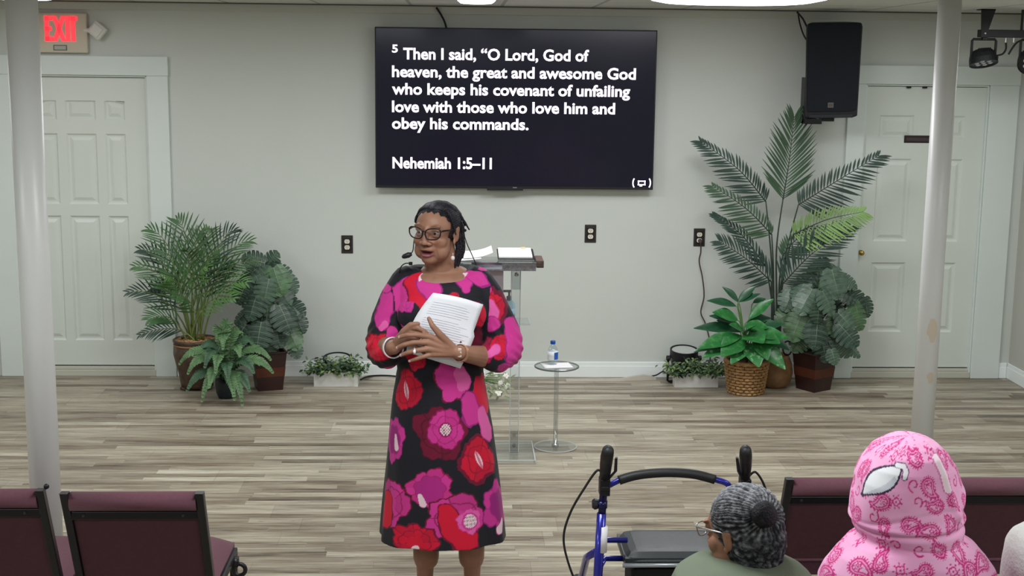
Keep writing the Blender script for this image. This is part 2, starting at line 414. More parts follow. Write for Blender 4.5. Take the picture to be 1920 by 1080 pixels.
def door(nm, x0, x1, knob_left, arch):
    """six panel moulded door leaf standing in its opening"""
    w = x1 - x0; z0 = .075; yf = WALL_Y + .018
    mb = MB()
    cols = ((x0 + .165 * w, x0 + .32 * w), (x0 + .385 * w, x0 + .615 * w), (x0 + .68 * w, x0 + .835 * w)) if arch else ((x0 + .12 * w, x0 + .41 * w), (x0 + .55 * w, x0 + .84 * w))
    rows = ((.33, .83), (.98, 1.56), (1.70, 1.86)) if not arch else ((.25, 1.12), (1.20, 1.68), (1.77, 1.90))
    xs = sorted({x0, x1} | {q for c in cols for q in c}); zs = sorted({z0, DTOP - .004} | {q for r in rows for q in r})
    # face as grid, panels sunk with a moulded edge
    def inside(xa, xb, za, zb):
        return any(c[0] - 1e-6 <= xa and xb <= c[1] + 1e-6 for c in cols) and any(r[0] - 1e-6 <= za and zb <= r[1] + 1e-6 for r in rows)
    for i in range(len(xs) - 1):
        for j in range(len(zs) - 1):
            xa, xb, za, zb = xs[i], xs[i + 1], zs[j], zs[j + 1]
            q = [(xa, za), (xb, za), (xb, zb), (xa, zb)]
            if not inside(xa, xb, za, zb):
                mb.add([(x, yf, z) for x, z in q], [(0, 1, 2, 3)])
            else:
                top_arch = arch and j == len(zs) - 2 - 0 or False
                loops = []
                for (ins, dy) in ((0, 0), (.012, .011), (.024, .011), (.046, .002)):
                    loops.append([(xa + ins, yf + dy, za + ins), (xb - ins, yf + dy, za + ins), (xb - ins, yf + dy, zb - ins), (xa + ins, yf + dy, zb - ins)])
                if arch and za > 1.59:      # arched upper panels
                    cm = x0 + .5 * w
                    for lp in loops:
                        for k in (2, 3):
                            x, y, z = lp[k]; lp[k] = (x, y, z + .03 - .5 * (x - cm) ** 2)
                    # close the frame above the arch
                    a = loops[0]
                for k in range(3):
                    A, B = loops[k], loops[k + 1]
                    for e in range(4):
                        mb.add([A[e], A[(e + 1) % 4], B[(e + 1) % 4], B[e]], [(0, 1, 2, 3)])
                mb.add(loops[3], [(0, 1, 2, 3)])
    mb.box2((x0, yf + .012, z0), (x1, yf + .05, DTOP - .004))
    for x in (x0, x1):
        mb.add([(x, yf, z0), (x, yf + .014, z0), (x, yf + .014, DTOP - .004), (x, yf, DTOP - .004)], [(0, 1, 2, 3)])
    mb.add([(x0, yf, z0), (x1, yf, z0), (x1, yf + .014, z0), (x0, yf + .014, z0)], [(0, 1, 2, 3)])
    d = struct(mb, nm, M_door)
    d['label'] = 'white six panel door under the lit exit sign' if arch else 'white panel door with a small dark name plate, right of the palm'
    d['category'] = 'door'
    # threshold and jamb
    t = MB(); t.box2((x0 - .01, WALL_Y - .012, 0), (x1 + .01, WALL_Y + .1, .045)); t.box2((x0 - .01, WALL_Y - .004, .045), (x1 + .01, WALL_Y + .1, .066))
    obj(t, 'threshold', mat('threshold_paint', (196, 196, 184), .5), d, bevel=.004)
    g = MB().box2((x0 - .012, WALL_Y + .07, .0), (x1 + .012, WALL_Y + .115, DTOP + .012))
    obj(g, 'backing', M_gap, d)
    kx = x0 + .020 if knob_left else x0 + .05
    k = MB().lathe((kx, yf, .90), [(.018, 0), (.018, .005), (.008, .008), (.008, .020), (.015, .026), (.018, .034), (.015, .042), (.0, .045)], 20, axis=(0, -1, 0))
    obj(k, 'door_knob', M_brass, d, smooth=True)
    return d
d1 = door('door_1', D1[0], D1[1], False, True)
d2 = door('door_2', D2[0], D2[1], True, False)
hz = MB()
for z in (1.78, 1.0, .3): hz.box2((D1[1] - .004, WALL_Y + .006, z - .045), (D1[1] + .010, WALL_Y + .02, z + .045))
obj(hz, 'hinge', M_white, d1)
cl = MB()
for px in (1705, 1735):
    q = P(px, 166, WALL_Y - .005); cl.box((q.x, WALL_Y + .006, DTOP - .008), (.028, .02, .012))
obj(cl, 'door_stop', M_blackmetal, d2)
def casing(nm, d, wl, wr, top):
    mb = MB(); y0 = WALL_Y - .022
    mb.box2((d[0] - wl, y0, 0), (d[0] - .012, WALL_Y, DTOP + .012)); mb.box2((d[1] + .012, y0, 0), (d[1] + wr, WALL_Y, DTOP + .012))
    mb.box2((d[0] - wl - .004, y0 - .005, DTOP + .012), (d[1] + wr + .004, WALL_Y, top))
    for x in (d[0] - .012, d[1] - .0):
        mb.box2((x, WALL_Y - .006, 0), (x + .012, WALL_Y + .07, DTOP + .012))
    mb.box2((d[0] - .012, WALL_Y - .006, DTOP), (d[1] + .012, WALL_Y + .07, DTOP + .012))
    return struct(mb, nm, M_trim, bevel=.004)
casing('trim_1', D1, .16, .155, 2.20)
casing('trim_2', D2, .135, .215, 2.20)
# skirtings
def base(nm, a, b_, axis):
    mb = MB()
    if axis == 'x':
        mb.box2((a, WALL_Y - .014, 0), (b_, WALL_Y, .085)); mb.box2((a, WALL_Y - .009, .085), (b_, WALL_Y, .112))
    else:
        mb.box2((XR - .014, a, 0), (XR, b_, .085)); mb.box2((XR - .009, a, .085), (XR, b_, .112))
    return struct(mb, nm, M_base, bevel=.004)
base('baseboard_back', D1[1] + .157, D2[0] - .137, 'x')
base('baseboard_corner', D2[1] + .217, XR - .015, 'x')
base('baseboard_right', YB, WALL_Y, 'y')
struct(MB().box2((XL, WALL_Y - .018, 2.503), (XR, WALL_Y, CEIL_Z - .006)), 'trim_3', mat('ceiling_trim_paint', (196, 199, 192), .6), bevel=.003)
struct(MB().box2((XL, WALL_Y - .03, CEIL_Z - .008), (XR, WALL_Y, CEIL_Z)), 'painted_shadow_strip', mat('painted_shadow_line', (96, 96, 90), .8))  # thin strip under the ceiling, shade of the joint put into its dark colour

# round support posts
def post(label, Y, top, bot, r, m):
    a = P(*top, Y); b_ = P(*bot, Y); x = (a.x + b_.x) / 2
    mb = MB(); mb.tube([(x, Y, 0), (x, Y, .02)], .085, 24); mb.tube([(x, Y, .01), (x, Y, CEIL_Z)], r, 40); mb.tube([(x, Y, CEIL_Z - .015), (x, Y, CEIL_Z)], .085, 24)
    o = obj(mb, 'support_column', m, None); 
    for p in o.data.polygons: p.use_smooth = len(p.vertices) == 4
    tag(o, label, 'column', kind='structure'); return o
def post_material(nm, patches):
    m = mat(nm, (214, 216, 216), .35, var=.03, vscale=3); nt = m.node_tree; N = nt.nodes; L = nt.links; b = N['Principled BSDF']
    src = b.inputs['Base Color'].links[0].from_socket
    tc = N.new('ShaderNodeTexCoord')
    for (z, h, w, ph) in patches:      # chipped paint
        mp = N.new('ShaderNodeMapping'); mp.vector_type = 'POINT'; L.new(tc.outputs['Object'], mp.inputs['Vector'])
        mp.inputs['Location'].default_value = (-ph / w, 0, -z / h); mp.inputs['Scale'].default_value = (1 / w, 0, 1 / h)
        nz = N.new('ShaderNodeTexNoise'); nz.inputs['Scale'].default_value = 22; L.new(tc.outputs['Object'], nz.inputs['Vector'])
        ad = N.new('ShaderNodeVectorMath'); ad.operation = 'MULTIPLY_ADD'; ad.inputs[1].default_value = (1.3, 1.3, 1.3); L.new(nz.outputs['Color'], ad.inputs[0]); L.new(mp.outputs[0], ad.inputs[2])
        sb = N.new('ShaderNodeVectorMath'); sb.operation = 'SUBTRACT'; sb.inputs[1].default_value = (.65, 0.65, .65); L.new(ad.outputs[0], sb.inputs[0])
        ml = N.new('ShaderNodeVectorMath'); ml.operation = 'MULTIPLY'; ml.inputs[1].default_value = (1, 0, 1); L.new(sb.outputs[0], ml.inputs[0])
        ln = N.new('ShaderNodeVectorMath'); ln.operation = 'LENGTH'; L.new(ml.outputs[0], ln.inputs[0])
        lt = N.new('ShaderNodeMath'); lt.operation = 'LESS_THAN'; lt.inputs[1].default_value = 1; L.new(ln.outputs['Value'], lt.inputs[0])
        mx = N.new('ShaderNodeMix'); mx.data_type = 'RGBA'; L.new(lt.outputs[0], mx.inputs[0]); L.new(src, mx.inputs[6]); mx.inputs[7].default_value = rgb(212, 200, 184)
        src = mx.outputs[2]
    L.new(src, b.inputs['Base Color']); return m
post('wider white round post on the left, between the exit sign and the chairs', 4.75, (42, 20), (88, 1000), .055, post_material('post_paint', []))
RPY = 6.2
post('slim white round post with chipped paint in front of the right door', RPY, (1780, 20), (1729, 810), .0535,
     post_material('chipped_post_paint', [(P(1742, 615, RPY).z, .052, .026, .0), (P(1738, 705, RPY).z, .03, .018, .005)]))

# ceiling lights in view
def ceiling_light(label, x, y, w, d, r):
    t = thing('ceiling_light', label, 'light', (x, y, CEIL_Z), 'bright fixtures on the ceiling')
    def ring(k, z):
        out = []
        for i in range(48):
            a = 2 * math.pi * i / 48; ca, sa = math.cos(a), math.sin(a)
            out.append((x + w / 2 * k * math.copysign(abs(ca) ** r, ca), y + d / 2 * k * math.copysign(abs(sa) ** r, sa), z))
        return out
    mb = MB(); mb.grid([ring(1.0, CEIL_Z), ring(1.0, CEIL_Z - .012), ring(.9, CEIL_Z - .012)], wrap=True)
    obj(mb, 'frame', M_white, t)
    mb = MB(); rows = [ring(.94, CEIL_Z - .008), ring(.9, CEIL_Z - .03), ring(.78, CEIL_Z - .042), ring(.5, CEIL_Z - .046), ring(.02, CEIL_Z - .047)]
    mb.grid(rows, wrap=True); obj(mb, 'diffuser', M_glow, t, smooth=True)
q = G(893, 6, CEIL_Z - .04); ceiling_light('small glowing ceiling light above the television', q.x, q.y - .12, .24, .5, .6)
q = G(1355, 10, CEIL_Z - .04); ceiling_light('wide glowing ceiling light between television and loudspeaker', q.x, q.y - .42, 1.02, 1.05, .8)
q = G(55, 1, CEIL_Z - .04); ceiling_light('glowing ceiling light above the exit sign behind the left post', q.x, q.y - .4, .5, .9, .6)

# ================================================================== WALL THINGS
# television
def television():
    Yt = WALL_Y - .10
    a = P(702.5, 50, Yt); c = P(1233, 57, Yt); b_ = P(705, 352, Yt)
    x0, x1, z1, z0 = a.x, c.x, (a.z + c.z) / 2, b_.z
    t = thing('television', 'large black wall television showing a white Bible verse', 'television', ((x0 + x1) / 2, Yt, z0))
    obj(MB().box2((x0, Yt, z0), (x1, Yt + .035, z1)), 'housing', M_black, t, bevel=.004)
    m = MB(); m.box2((x0 + .3, Yt + .035, z0 + .12), (x1 - .3, Yt + .06, z1 - .3)); m.box2((x0 + .6, Yt + .06, z0 + .25), (x1 - .6, WALL_Y, z1 - .35))
    obj(m, 'wall_mount', M_blackmetal, t)
    ms = mat('lit_screen', (9, 9, 15), .16, emis=(29, 29, 42), estr=.7, spec=.35)
    obj(MB().box2((x0 + .008, Yt - .0015, z0 + .018), (x1 - .008, Yt + .002, z1 - .008)), 'screen', ms, t)
    obj(MB().box2((x0 + .4 * (x1 - x0), Yt - .006, z0 - .012), (x0 + .53 * (x1 - x0), Yt + .02, z0 + .006)), 'sensor_bar', M_black, t, bevel=.002)
    obj(MB().box2(((x0 + x1) / 2 - .014, Yt - .003, z0 + .006), ((x0 + x1) / 2 + .014, Yt, z0 + .011)), 'logo_mark', mat('grey_logo', (150, 150, 155), .4), t)
    mt = mat('lit_lettering', (240, 235, 255), .5, emis=(250, 240, 255), estr=1.25)
    # verse lines: (text, left px, right px, baseline py at left, baseline at right)
    for (s, xa, xb, ya, h) in (('5', 735, 746, 98, .05), ('Then I said, “O Lord, God of', 756, 1104, 110.5, 0), ('heaven, the great and awesome God', 735, 1192, 143.5, 0),
                               ('who keeps his covenant of unfailing', 735, 1181, 176, 0), ('love with those who love him and', 735, 1153, 209, 0),
                               ('obey his commands.', 735, 991, 240.5, 0), ('Nehemiah 1:5–11', 736, 922, 314.5, 0)):
        p = P(xa, ya, Yt); q = P(xb, ya + (xb - xa) * .0125, Yt)
        text_mesh(s, .105 if not h else .072, (p.x, Yt - .003, (p.z + q.z) / 2), 'verse_number' if h else ('reference_line' if s[0] == 'N' else 'verse_line'), mt, t, width=q.x - p.x, bold=.0028 if not h else .002)
    # the small stream mark at the corner: (▭)
    p = P(1203, 343, Yt); m = MB(); y = Yt - .003
    w, h = .026, .016
    for (xa, za, xb, zb) in ((-w, -h, w, -h + .008), (-w, h - .008, w, h), (-w, -h, -w + .008, h), (w - .008, -h, w, h), (-.014, -h - .008, .004, -h)):
        m.box2((p.x + xa, y, p.z + za), (p.x + xb, y + .001, p.z + zb))
    for s in (-1, 1):
        m.tube([(p.x + s * (.046 + .014 * math.cos(a)), y, p.z + .032 * math.sin(a)) for a in [math.radians(k) for k in range(-70, 71, 20)]], .0045, 6)
    obj(m, 'stream_icon', mt, t)
television()
def cable(name, label, pts, r, m, cat='cable', group=None, n=8):
    return tag(obj(MB().tube(spline(pts, 8), r, n), name, m, None, smooth=True), label, cat, group)
Yc = WALL_Y - .03
cable('television_cable', 'black cable running from the ceiling down behind the television', [P(818, 14, Yc), P(826, 26, Yc), P(834, 42, Yc), P(839, 62, Yc - .0)], .007, M_wire)

# exit sign
def exit_sign():
    Ye = WALL_Y - .045; c = P(113, 62, Ye)
    x1 = P(163, 60, Ye).x; x0 = 2 * c.x - x1 - .02; z1 = P(120, 24, Ye).z; z0 = P(120, 99, Ye).z
    t = thing('exit_sign', 'cream wall sign with glowing red EXIT letters above the left door', 'sign', (c.x, WALL_Y, z0))
    mh = mat('cream_sign_plastic', (206, 198, 180), .5)
    obj(MB().box2((x0, Ye, z0), (x1, WALL_Y, z1)), 'housing', mh, t, bevel=.008)
    ml = mat('red_exit_glow', (255, 60, 60), .5, emis=(255, 52, 66), estr=1.25)
    a = P(85, 77, Ye); b_ = P(146.5, 79, Ye); zt = P(115, 30, Ye).z
    # condensed heavy block letters
    W = b_.x - a.x; H = zt - a.z; u = W / 10.2; s = .052; lt = MB(); y0, y1 = Ye - .004, Ye + .001
    def bar(xa, za, xb, zb): lt.box2((a.x + xa, y0, a.z + za), (a.x + xb, y1, a.z + zb))
    k = .027
    bar(0, 0, k, H); bar(0, 0, 2.5 * u, k * 1.1); bar(0, H - k * 1.1, 2.5 * u, H); bar(0, H / 2 - k * .5, 2.1 * u, H / 2 + k * .5)
    xx = 3.0 * u
    for sgn in (0, 1):
        xa, xb = (xx, xx + 2.9 * u) if sgn == 0 else (xx + 2.9 * u, xx)
        q = [(xa - k * .55, 0), (xa + k * .55, 0), (xb + k * .55, H), (xb - k * .55, H)]
        vs = [(a.x + x, y, a.z + z) for y in (y0, y1) for x, z in q]
        lt.add(vs, [(0, 1, 2, 3), (7, 6, 5, 4), (0, 4, 5, 1), (1, 5, 6, 2), (2, 6, 7, 3), (3, 7, 4, 0)])
    bar(6.5 * u, 0, 6.5 * u + k, H); bar(7.55 * u, H - k * 1.1, 10.2 * u, H); bar(8.85 * u - k / 2, 0, 8.85 * u + k / 2, H)
    obj(lt, 'exit_letters', ml, t)
    p = P(113, 89.5, Ye); g = mat('sign_label_grey', (176, 178, 170), .4)
    obj(MB().box2((p.x - .045, Ye - .002, p.z - .018), (p.x + .045, Ye, p.z + .018)), 'label_plate', mat('plate_edge', (96, 98, 92), .5), t, bevel=.004)
    obj(MB().box2((p.x - .039, Ye - .003, p.z - .013), (p.x + .039, Ye, p.z + .013)), 'label_face', g, t, bevel=.003)
    # emergency lamp head on the right
    h = P(182, 57, Ye - .02); mb = MB(); R = Matrix.Rotation(math.radians(40), 3, 'Y')
    mb.box((h.x, Ye - .01, h.z), (.098, .05, .098), R); obj(mb, 'lamp_head', M_white, t, bevel=.014)
    obj(MB().box((h.x - .004, Ye - .036, h.z), (.07, .008, .07), R), 'lamp_lens', mat('frosted_lens', (214, 216, 208), .3), t, bevel=.01)
    obj(MB().tube([(x1 - .02, Ye + .012, h.z), (h.x - .02, Ye + .005, h.z)], .016, 10), 'lamp_arm', M_white, t)
exit_sign()

# outlets
def outlet(px, py, label, plug=False):
    Y = WALL_Y; p = P(px, py, Y)
    t = thing('wall_outlet', label, 'outlet', (p.x, Y, p.z - .063), 'black plated wall outlets')
    mp = mat('black_outlet_plate', (46, 42, 40), .4); w, h = .040, .063
    obj(MB().box2((p.x - w, Y - .006, p.z - h), (p.x + w, Y, p.z + h)), 'cover_plate', mp, t, bevel=.003)
    obj(MB().box2((p.x - .026, Y - .009, p.z - .047), (p.x + .026, Y - .004, p.z + .047)), 'inner_frame', mat('outlet_inner', (30, 28, 27), .4), t, bevel=.002)
    for s in (-1, 1):
        m = MB(); pr = []
        for k in range(24):
            a = 2 * math.pi * k / 24; pr.append((p.x + .0185 * math.cos(a), Y - .0115, p.z + s * .0205 + max(-.0145, min(.0145, .0185 * math.sin(a)))))
        back = [(x, Y - .005, z) for x, y, z in pr]
        m.add(pr + back, [list(range(24))] + [[k, (k + 1) % 24, 24 + (k + 1) % 24, 24 + k] for k in range(24)])
        r = obj(m, 'receptacle', mat('ivory_receptacle', (226, 220, 206), .4), t)
        sl = MB()
        for dx in (-.006, .006): sl.box2((p.x + dx - .0012, Y - .0122, p.z + s * .0205 - .001), (p.x + dx + .0012, Y - .011, p.z + s * .0205 + .008))
        sl.box2((p.x - .002, Y - .0122, p.z + s * .0205 - .009), (p.x + .002, Y - .011, p.z + s * .0205 - .005))
        obj(sl, 'slot', M_gap, r)
    return p
outlet(651, 458, 'black double wall outlet left of the woman')
outlet(1107, 438, 'black double wall outlet right of the lectern, nothing plugged in')
pp = outlet(1311, 445, 'black double wall outlet with a brown cord plugged in')
tc = thing('power_cord', 'brown cord hanging from the right outlet down behind the green plant', 'cord', (pp.x, WALL_Y - .02, 0))
M_cord = mat('brown_cord', (74, 58, 52), .55)
pl = MB().tube([(pp.x + .004, WALL_Y - .012, pp.z - .022), (pp.x + .004, WALL_Y - .03, pp.z - .024), (pp.x + .004, WALL_Y - .04, pp.z - .034)], [.014, .013, .008], 12)
obj(pl, 'plug', M_cord, tc)
Yw = WALL_Y - .022
obj(MB().tube(spline([(pp.x + .004, WALL_Y - .04, pp.z - .03), P(1314, 472, Yw), P(1311, 490, Yw), P(1317, 520, Yw), P(1320, 555, Yw), P(1314, 585, Yw), P(1322, 605, Yw), P(1329, 630, Yw), P(1332, 655, Yw), P(1330, 690, Yw), (P(1325, 700, Yw).x, WALL_Y - .05, .006)], 8), .0045, 8), 'cord_line', M_cord, tc, smooth=True)

# name plate on the right door
q = P(1718, 261, WALL_Y + .016)
t = thing('name_plate', 'small dark name plate on the right door', 'sign', (q.x, WALL_Y + .018, q.z - .026))
yd = WALL_Y + .018
x0 = P(1695, 261, yd).x; x1 = x0 + .20
obj(MB().box2((x0, yd - .004, q.z - .026), (x1, yd, q.z + .026)), 'plate', mat('plate_brown', (44, 26, 28), .4), t, bevel=.002)
m = MB(); m.box2((x0 + .015, yd - .0055, q.z - .012), (x1 - .015, yd - .003, q.z + .010)); obj(m, 'plate_strip', mat('plate_strip_grey', (66, 58, 60), .5), t)

# loudspeaker on the wall
def loudspeaker():
    Yf = WALL_Y - .42
    a = P(1524, 41, Yf); b_ = P(1629, 40, Yf); z1 = (a.z + b_.z) / 2; z0 = P(1570, 221, Yf).z
    cx = (a.x + b_.x) / 2; w = b_.x - a.x; H = z1 - z0
    t = thing('loudspeaker', 'black loudspeaker mounted high on the wall above the palm', 'speaker', (cx, WALL_Y, z0))
    tilt = Matrix.Rotation(math.radians(-2.0), 3, 'Y') @ Matrix.Rotation(math.radians(3), 3, 'X') @ Matrix.Rotation(math.radians(-6), 3, 'Z')
    c0 = Vector((cx - .006, Yf + .16, z0 + H / 2))
    def T(p): return c0 + tilt @ Vector(p)
    def prism(out, y0, y1, mb, k=1.0):
        n = len(out); vs = [T((x, y0, z)) for x, z in out] + [T((x * k, y1, z)) for x, z in out]
        mb.add(vs, [list(range(n)), list(range(n, 2 * n))[::-1]] + [[i, n + i, n + (i + 1) % n, (i + 1) % n] for i in range(n)])
    hw = w / 2; hh = H / 2
    out = [(-hw * .96, -hh + .012), (-hw * .9, -hh), (hw * .74, -hh), (hw * .92, -hh + .012), (hw, hh - .03), (hw * .96, hh - .004), (hw * .8, hh), (-hw * .8, hh), (-hw * .96, hh - .004), (-hw, hh - .03)]
    mb = MB(); prism(out, -.10, .14, mb, .72); obj(mb, 'cabinet', M_black, t, bevel=.008)
    mg = mat('speaker_grille', (31, 36, 45), .6, metal=.4, bump=.6, bscale=700)
    gr = [(x * .94, z * .985 if z > 0 else z * .86) for x, z in out]
    mb = MB(); prism(gr, -.112, -.09, mb); obj(mb, 'grille', mg, t, bevel=.008)
    lp = MB(); pts = [(-hw * .82, -hh * .99), (hw * .74, -hh * .99), (hw * .74, -hh * .93), (-hw * .82, -hh * .93)]; prism(pts, -.108, -.09, lp); obj(lp, 'lower_lip', mat('speaker_lip', (40, 42, 48), .4), t, bevel=.003)
    lg = MB(); s = .019; o = (-.012, -hh * .72)
    prism([(o[0] - s, o[1] - s * .9), (o[0] + s, o[1] - s * .9), (o[0] + s, o[1] + s * .9), (o[0] - s, o[1] + s * .9)], -.116, -.11, lg)
    l = obj(lg, 'badge', mat('badge_grey', (108, 106, 104), .35, metal=.4), t, bevel=.002)
    em = MB()
    for (xa, za, xb, zb) in ((-.011, -.009, -.008, .009), (-.011, .006, -.001, .009), (-.011, -.0015, -.002, .0015), (-.011, -.009, -.001, -.006)):
        prism([(o[0] + xa, o[1] + za), (o[0] + xb, o[1] + za), (o[0] + xb, o[1] + zb), (o[0] + xa, o[1] + zb)], -.1172, -.1155, em)
    prism([(o[0] + .001, o[1] + .009), (o[0] + .004, o[1] + .009), (o[0] + .0075, o[1] - .009), (o[0] + .0045, o[1] - .009)], -.1172, -.1155, em)
    prism([(o[0] + .0105, o[1] + .009), (o[0] + .0135, o[1] + .009), (o[0] + .0075, o[1] - .009), (o[0] + .0050, o[1] - .009)], -.1172, -.1155, em)
    obj(em, 'badge_letters', mat('badge_dark', (60, 58, 58), .4), l)
    # bracket: arm behind, wall plate and yoke feet under the box
    br = MB(); br.box2((cx - hw - .004, Yf + .10, z0 - .045), (cx - hw + .05, Yf + .20, z0 + .26)); br.box2((cx - hw - .004, Yf + .06, z0 - .045), (cx - hw + .11, Yf + .22, z0 - .012))
    br.box2((cx - .06, Yf + .10, z0 - .028), (cx + .02, Yf + .2, z0 + .01)); br.box2((cx + .0, WALL_Y - .02, z0 + .08), (cx + .16, WALL_Y, z0 + .4)); br.box2((cx + .02, Yf + .2, z0 + .18), (cx + .10, WALL_Y, z0 + .26)); br.box2((cx - hw + .03, Yf + .15, z0 + .19), (cx + .04, Yf + .22, z0 + .25))
    obj(br, 'wall_bracket', M_blackmetal, t, bevel=.004)
    return cx, Yf
loudspeaker()
Yk = WALL_Y - .2
cable('speaker_cable', 'black cable looping from the ceiling to the upper left of the loudspeaker', [P(1494, 22, Yk), P(1505, 35, Yk), P(1514, 52, Yk), P(1524, 66, Yk)], .006, M_wire, group='loudspeaker cables')
cable('speaker_cable', 'thinner black cable hanging lower into the loudspeaker side', [P(1496, 22, Yk + .05), P(1500, 45, Yk + .05), P(1507, 66, Yk + .05), P(1516, 80, Yk + .05), P(1524, 90, Yk + .05)], .005, M_wire, group='loudspeaker cables')

# stage light bar under the ceiling, right
def stage_bar():
    Yb = WALL_Y - .55
    a = P(1836, 56, Yb); z1 = P(1880, 56, Yb).z; z0 = P(1880, 70.5, Yb).z
    t = thing('light_bar', 'black stage light bar hanging from the ceiling at the right', 'light bar', (a.x + .3, Yb, z0))
    obj(MB().box2((a.x, Yb - .03, z0), (a.x + .75, Yb + .03, z1)), 'bar', M_black, t, bevel=.003)
    for x in (a.x + .035, a.x + .64):
        m = MB(); q = [(-.042, CEIL_Z), (.052, CEIL_Z), (.014, z1), (-.034, z1), (-.034, z0), (.0, z0)]
        vs = []
        for y in (Yb - .034, Yb - .026):
            for k in (0, 1, 2, 3): vs.append((x + q[k][0], y, q[k][1]))
        m.add(vs, [(0, 1, 2, 3), (7, 6, 5, 4), (0, 4, 5, 1), (1, 5, 6, 2), (2, 6, 7, 3), (3, 7, 4, 0)])
        m.box2((x - .034, Yb - .036, z0), (x + .014, Yb - .026, z1)); m.box2((x - .042, Yb - .034, CEIL_Z - .006), (x + .052, Yb + .05, CEIL_Z))
        h = obj(m, 'hanger', M_black, t)
        obj(MB().lathe((x - .008, Yb - .036, (z0 + z1) / 2), [(.006, 0), (.006, .003), (0, .004)], 10, axis=(0, -1, 0)), 'bolt', mat('steel', (180, 182, 182), .3, metal=1.0), h)
    for px in (1886, 1901):
        p = P(px, 73, Yb); obj(MB().tube([(p.x, Yb, z0), (p.x, Yb, z0 - .03)], .005, 8), 'cable_connector', mat('steel', (180, 182, 182), .3, metal=1.0), t)
    x = P(1916, 45, Yb).x; obj(MB().tube([(x, Yb, z1), (x, Yb, CEIL_Z)], .008, 8), 'drop_rod', M_black, t)
    return a.x, z0, Yb
bx, bz, Yb = stage_bar()
def par_can(label, cx, zc, tilt, roll):
    t = thing('stage_light', label, 'stage light', (cx, Yb, bz), 'stage lights on the ceiling bar')
    y = MB(); w = .078
    y.tube([(cx - w, Yb, zc), (cx - w, Yb, bz - .022), (cx - w + .008, Yb, bz - .012), (cx + w - .008, Yb, bz - .012), (cx + w, Yb, bz - .022), (cx + w, Yb, zc)], .0085, 8)
    obj(y, 'yoke', M_blackmetal, t); obj(MB().box2((cx - .016, Yb - .016, bz - .016), (cx + .016, Yb + .016, bz)), 'clamp', M_black, t)
    R = Matrix.Rotation(math.radians(roll), 3, 'Y') @ Matrix.Rotation(math.radians(tilt), 3, 'X')
    ax = R @ Vector((0, 0, -1))
    c = Vector((cx, Yb, zc))
    b = MB().lathe(c - ax * .045, [(.0, 0), (.062, .0), (.072, .012), (.082, .03), (.088, .055), (.09, .09), (.086, .09), (.082, .082), (.0, .08)], 32, axis=ax)
    o = obj(b, 'can', M_black, t, smooth=False)
    f = MB()
    for k in range(7):
        f.box(c - ax * (.046) + R @ Vector((.012 * (k - 3), 0, 0)), (.004, .1, .01), R)
    obj(f, 'heat_fin', M_blackmetal, o)
    l = MB()
    for (i, j) in ((-1, 0), (0, 0), (1, 0), (-.5, .85), (.5, .85), (-.5, -.85), (.5, -.85)):
        p = c + ax * .037 + R @ Vector((i * .044, j * .044, 0)); l.ell(p, (.016, .016, .006), R, 10, 6)
    obj(l, 'lens_cluster', mat('clear_lens', (190, 194, 205), .1, spec=.8), o, smooth=True)
    k = MB().lathe((cx + w - .004, Yb, zc), [(.016, 0), (.019, .006), (.019, .018), (.014, .022)], 14, axis=(1, 0, 0)); obj(k, 'tilt_knob', M_black, t)
p = P(1843, 108, Yb); par_can('black stage light hanging from the bar nearest the right post', p.x, p.z, -18, -4)
p = P(1934, 112, Yb); par_can('black stage light at the right edge of the photo, partly cut off', p.x, p.z, -50, 20)
cable('stage_light_cable', 'black cable from the first stage light up to the bar', [P(1870, 104, Yb), P(1880, 101, Yb), P(1886, 92, Yb), P(1886, 80, Yb)], .006, M_wire, group='stage light cables')
cable('stage_light_cable', 'black cable hanging loose under the light bar', [P(1891, 102, Yb), P(1899, 89, Yb), P(1908, 79, Yb), P(1921, 74, Yb)], .006, M_wire, group='stage light cables')

# ================================================================== ON THE FLOOR BY THE WALL
def uplight(px, py_top, label, tilt):
    """short black can light standing on the floor, lens up"""
    Y = WALL_Y - .15; c = P(px, py_top, Y); r = .098
    t = thing('floor_spotlight', label, 'spotlight', (c.x, Y, 0), 'black floor spotlights behind the planter boxes')
    R = Matrix.Rotation(math.radians(tilt), 3, 'X'); ax = R @ Vector((0, 0, 1)); top = Vector((c.x, Y, c.z - .01))
    b = MB().lathe(top - ax * .16, [(.0, 0), (.07, 0), (.078, .02), (.09, .07), (r, .09), (r, .16), (r - .008, .16), (r - .01, .148), (0, .148)], 36, axis=ax)
    can = obj(b, 'can', M_black, t)
    obj(MB().lathe(top - ax * .01, [(0, 0), (r - .012, 0), (r - .013, .004), (0, .006)], 36, axis=ax), 'lens', mat('frosted_lamp_lens', (186, 190, 186), .35, var=.06, vscale=60), can)
    y = MB()
    y.tube([(c.x - r - .012, Y, c.z - .07), (c.x - r - .012, Y, .012), (c.x - r, Y, .006), (c.x + r, Y, .006), (c.x + r + .012, Y, .012), (c.x + r + .012, Y, c.z - .07)], .008, 8)
    y.box2((c.x - r, Y - .03, 0), (c.x + r, Y + .03, .008)); obj(y, 'yoke', M_blackmetal, t)
    for s in (-1, 1): obj(MB().lathe((c.x + s * (r + .002), Y, c.z - .075), [(.02, 0), (.02, .02), (.012, .024)], 12, axis=(s, 0, 0)), 'tilt_knob', M_black, t)
    return c.x, Y
ul = uplight(632, 667, 'black floor spotlight behind the left white planter box', 10)
ur = uplight(1283, 652, 'black floor spotlight behind the right white planter box', 8)
Yf = WALL_Y - .05
cable('floor_cable', 'black cable lying along the skirting left of the woman', [P(676, 712, Yf - .1), P(690, 706, Yf - .06), P(715, 704, Yf - .06), P(745, 706, Yf - .08), (P(790, 700, Yf).x, Yf - .1, .006)], .006, M_wire)
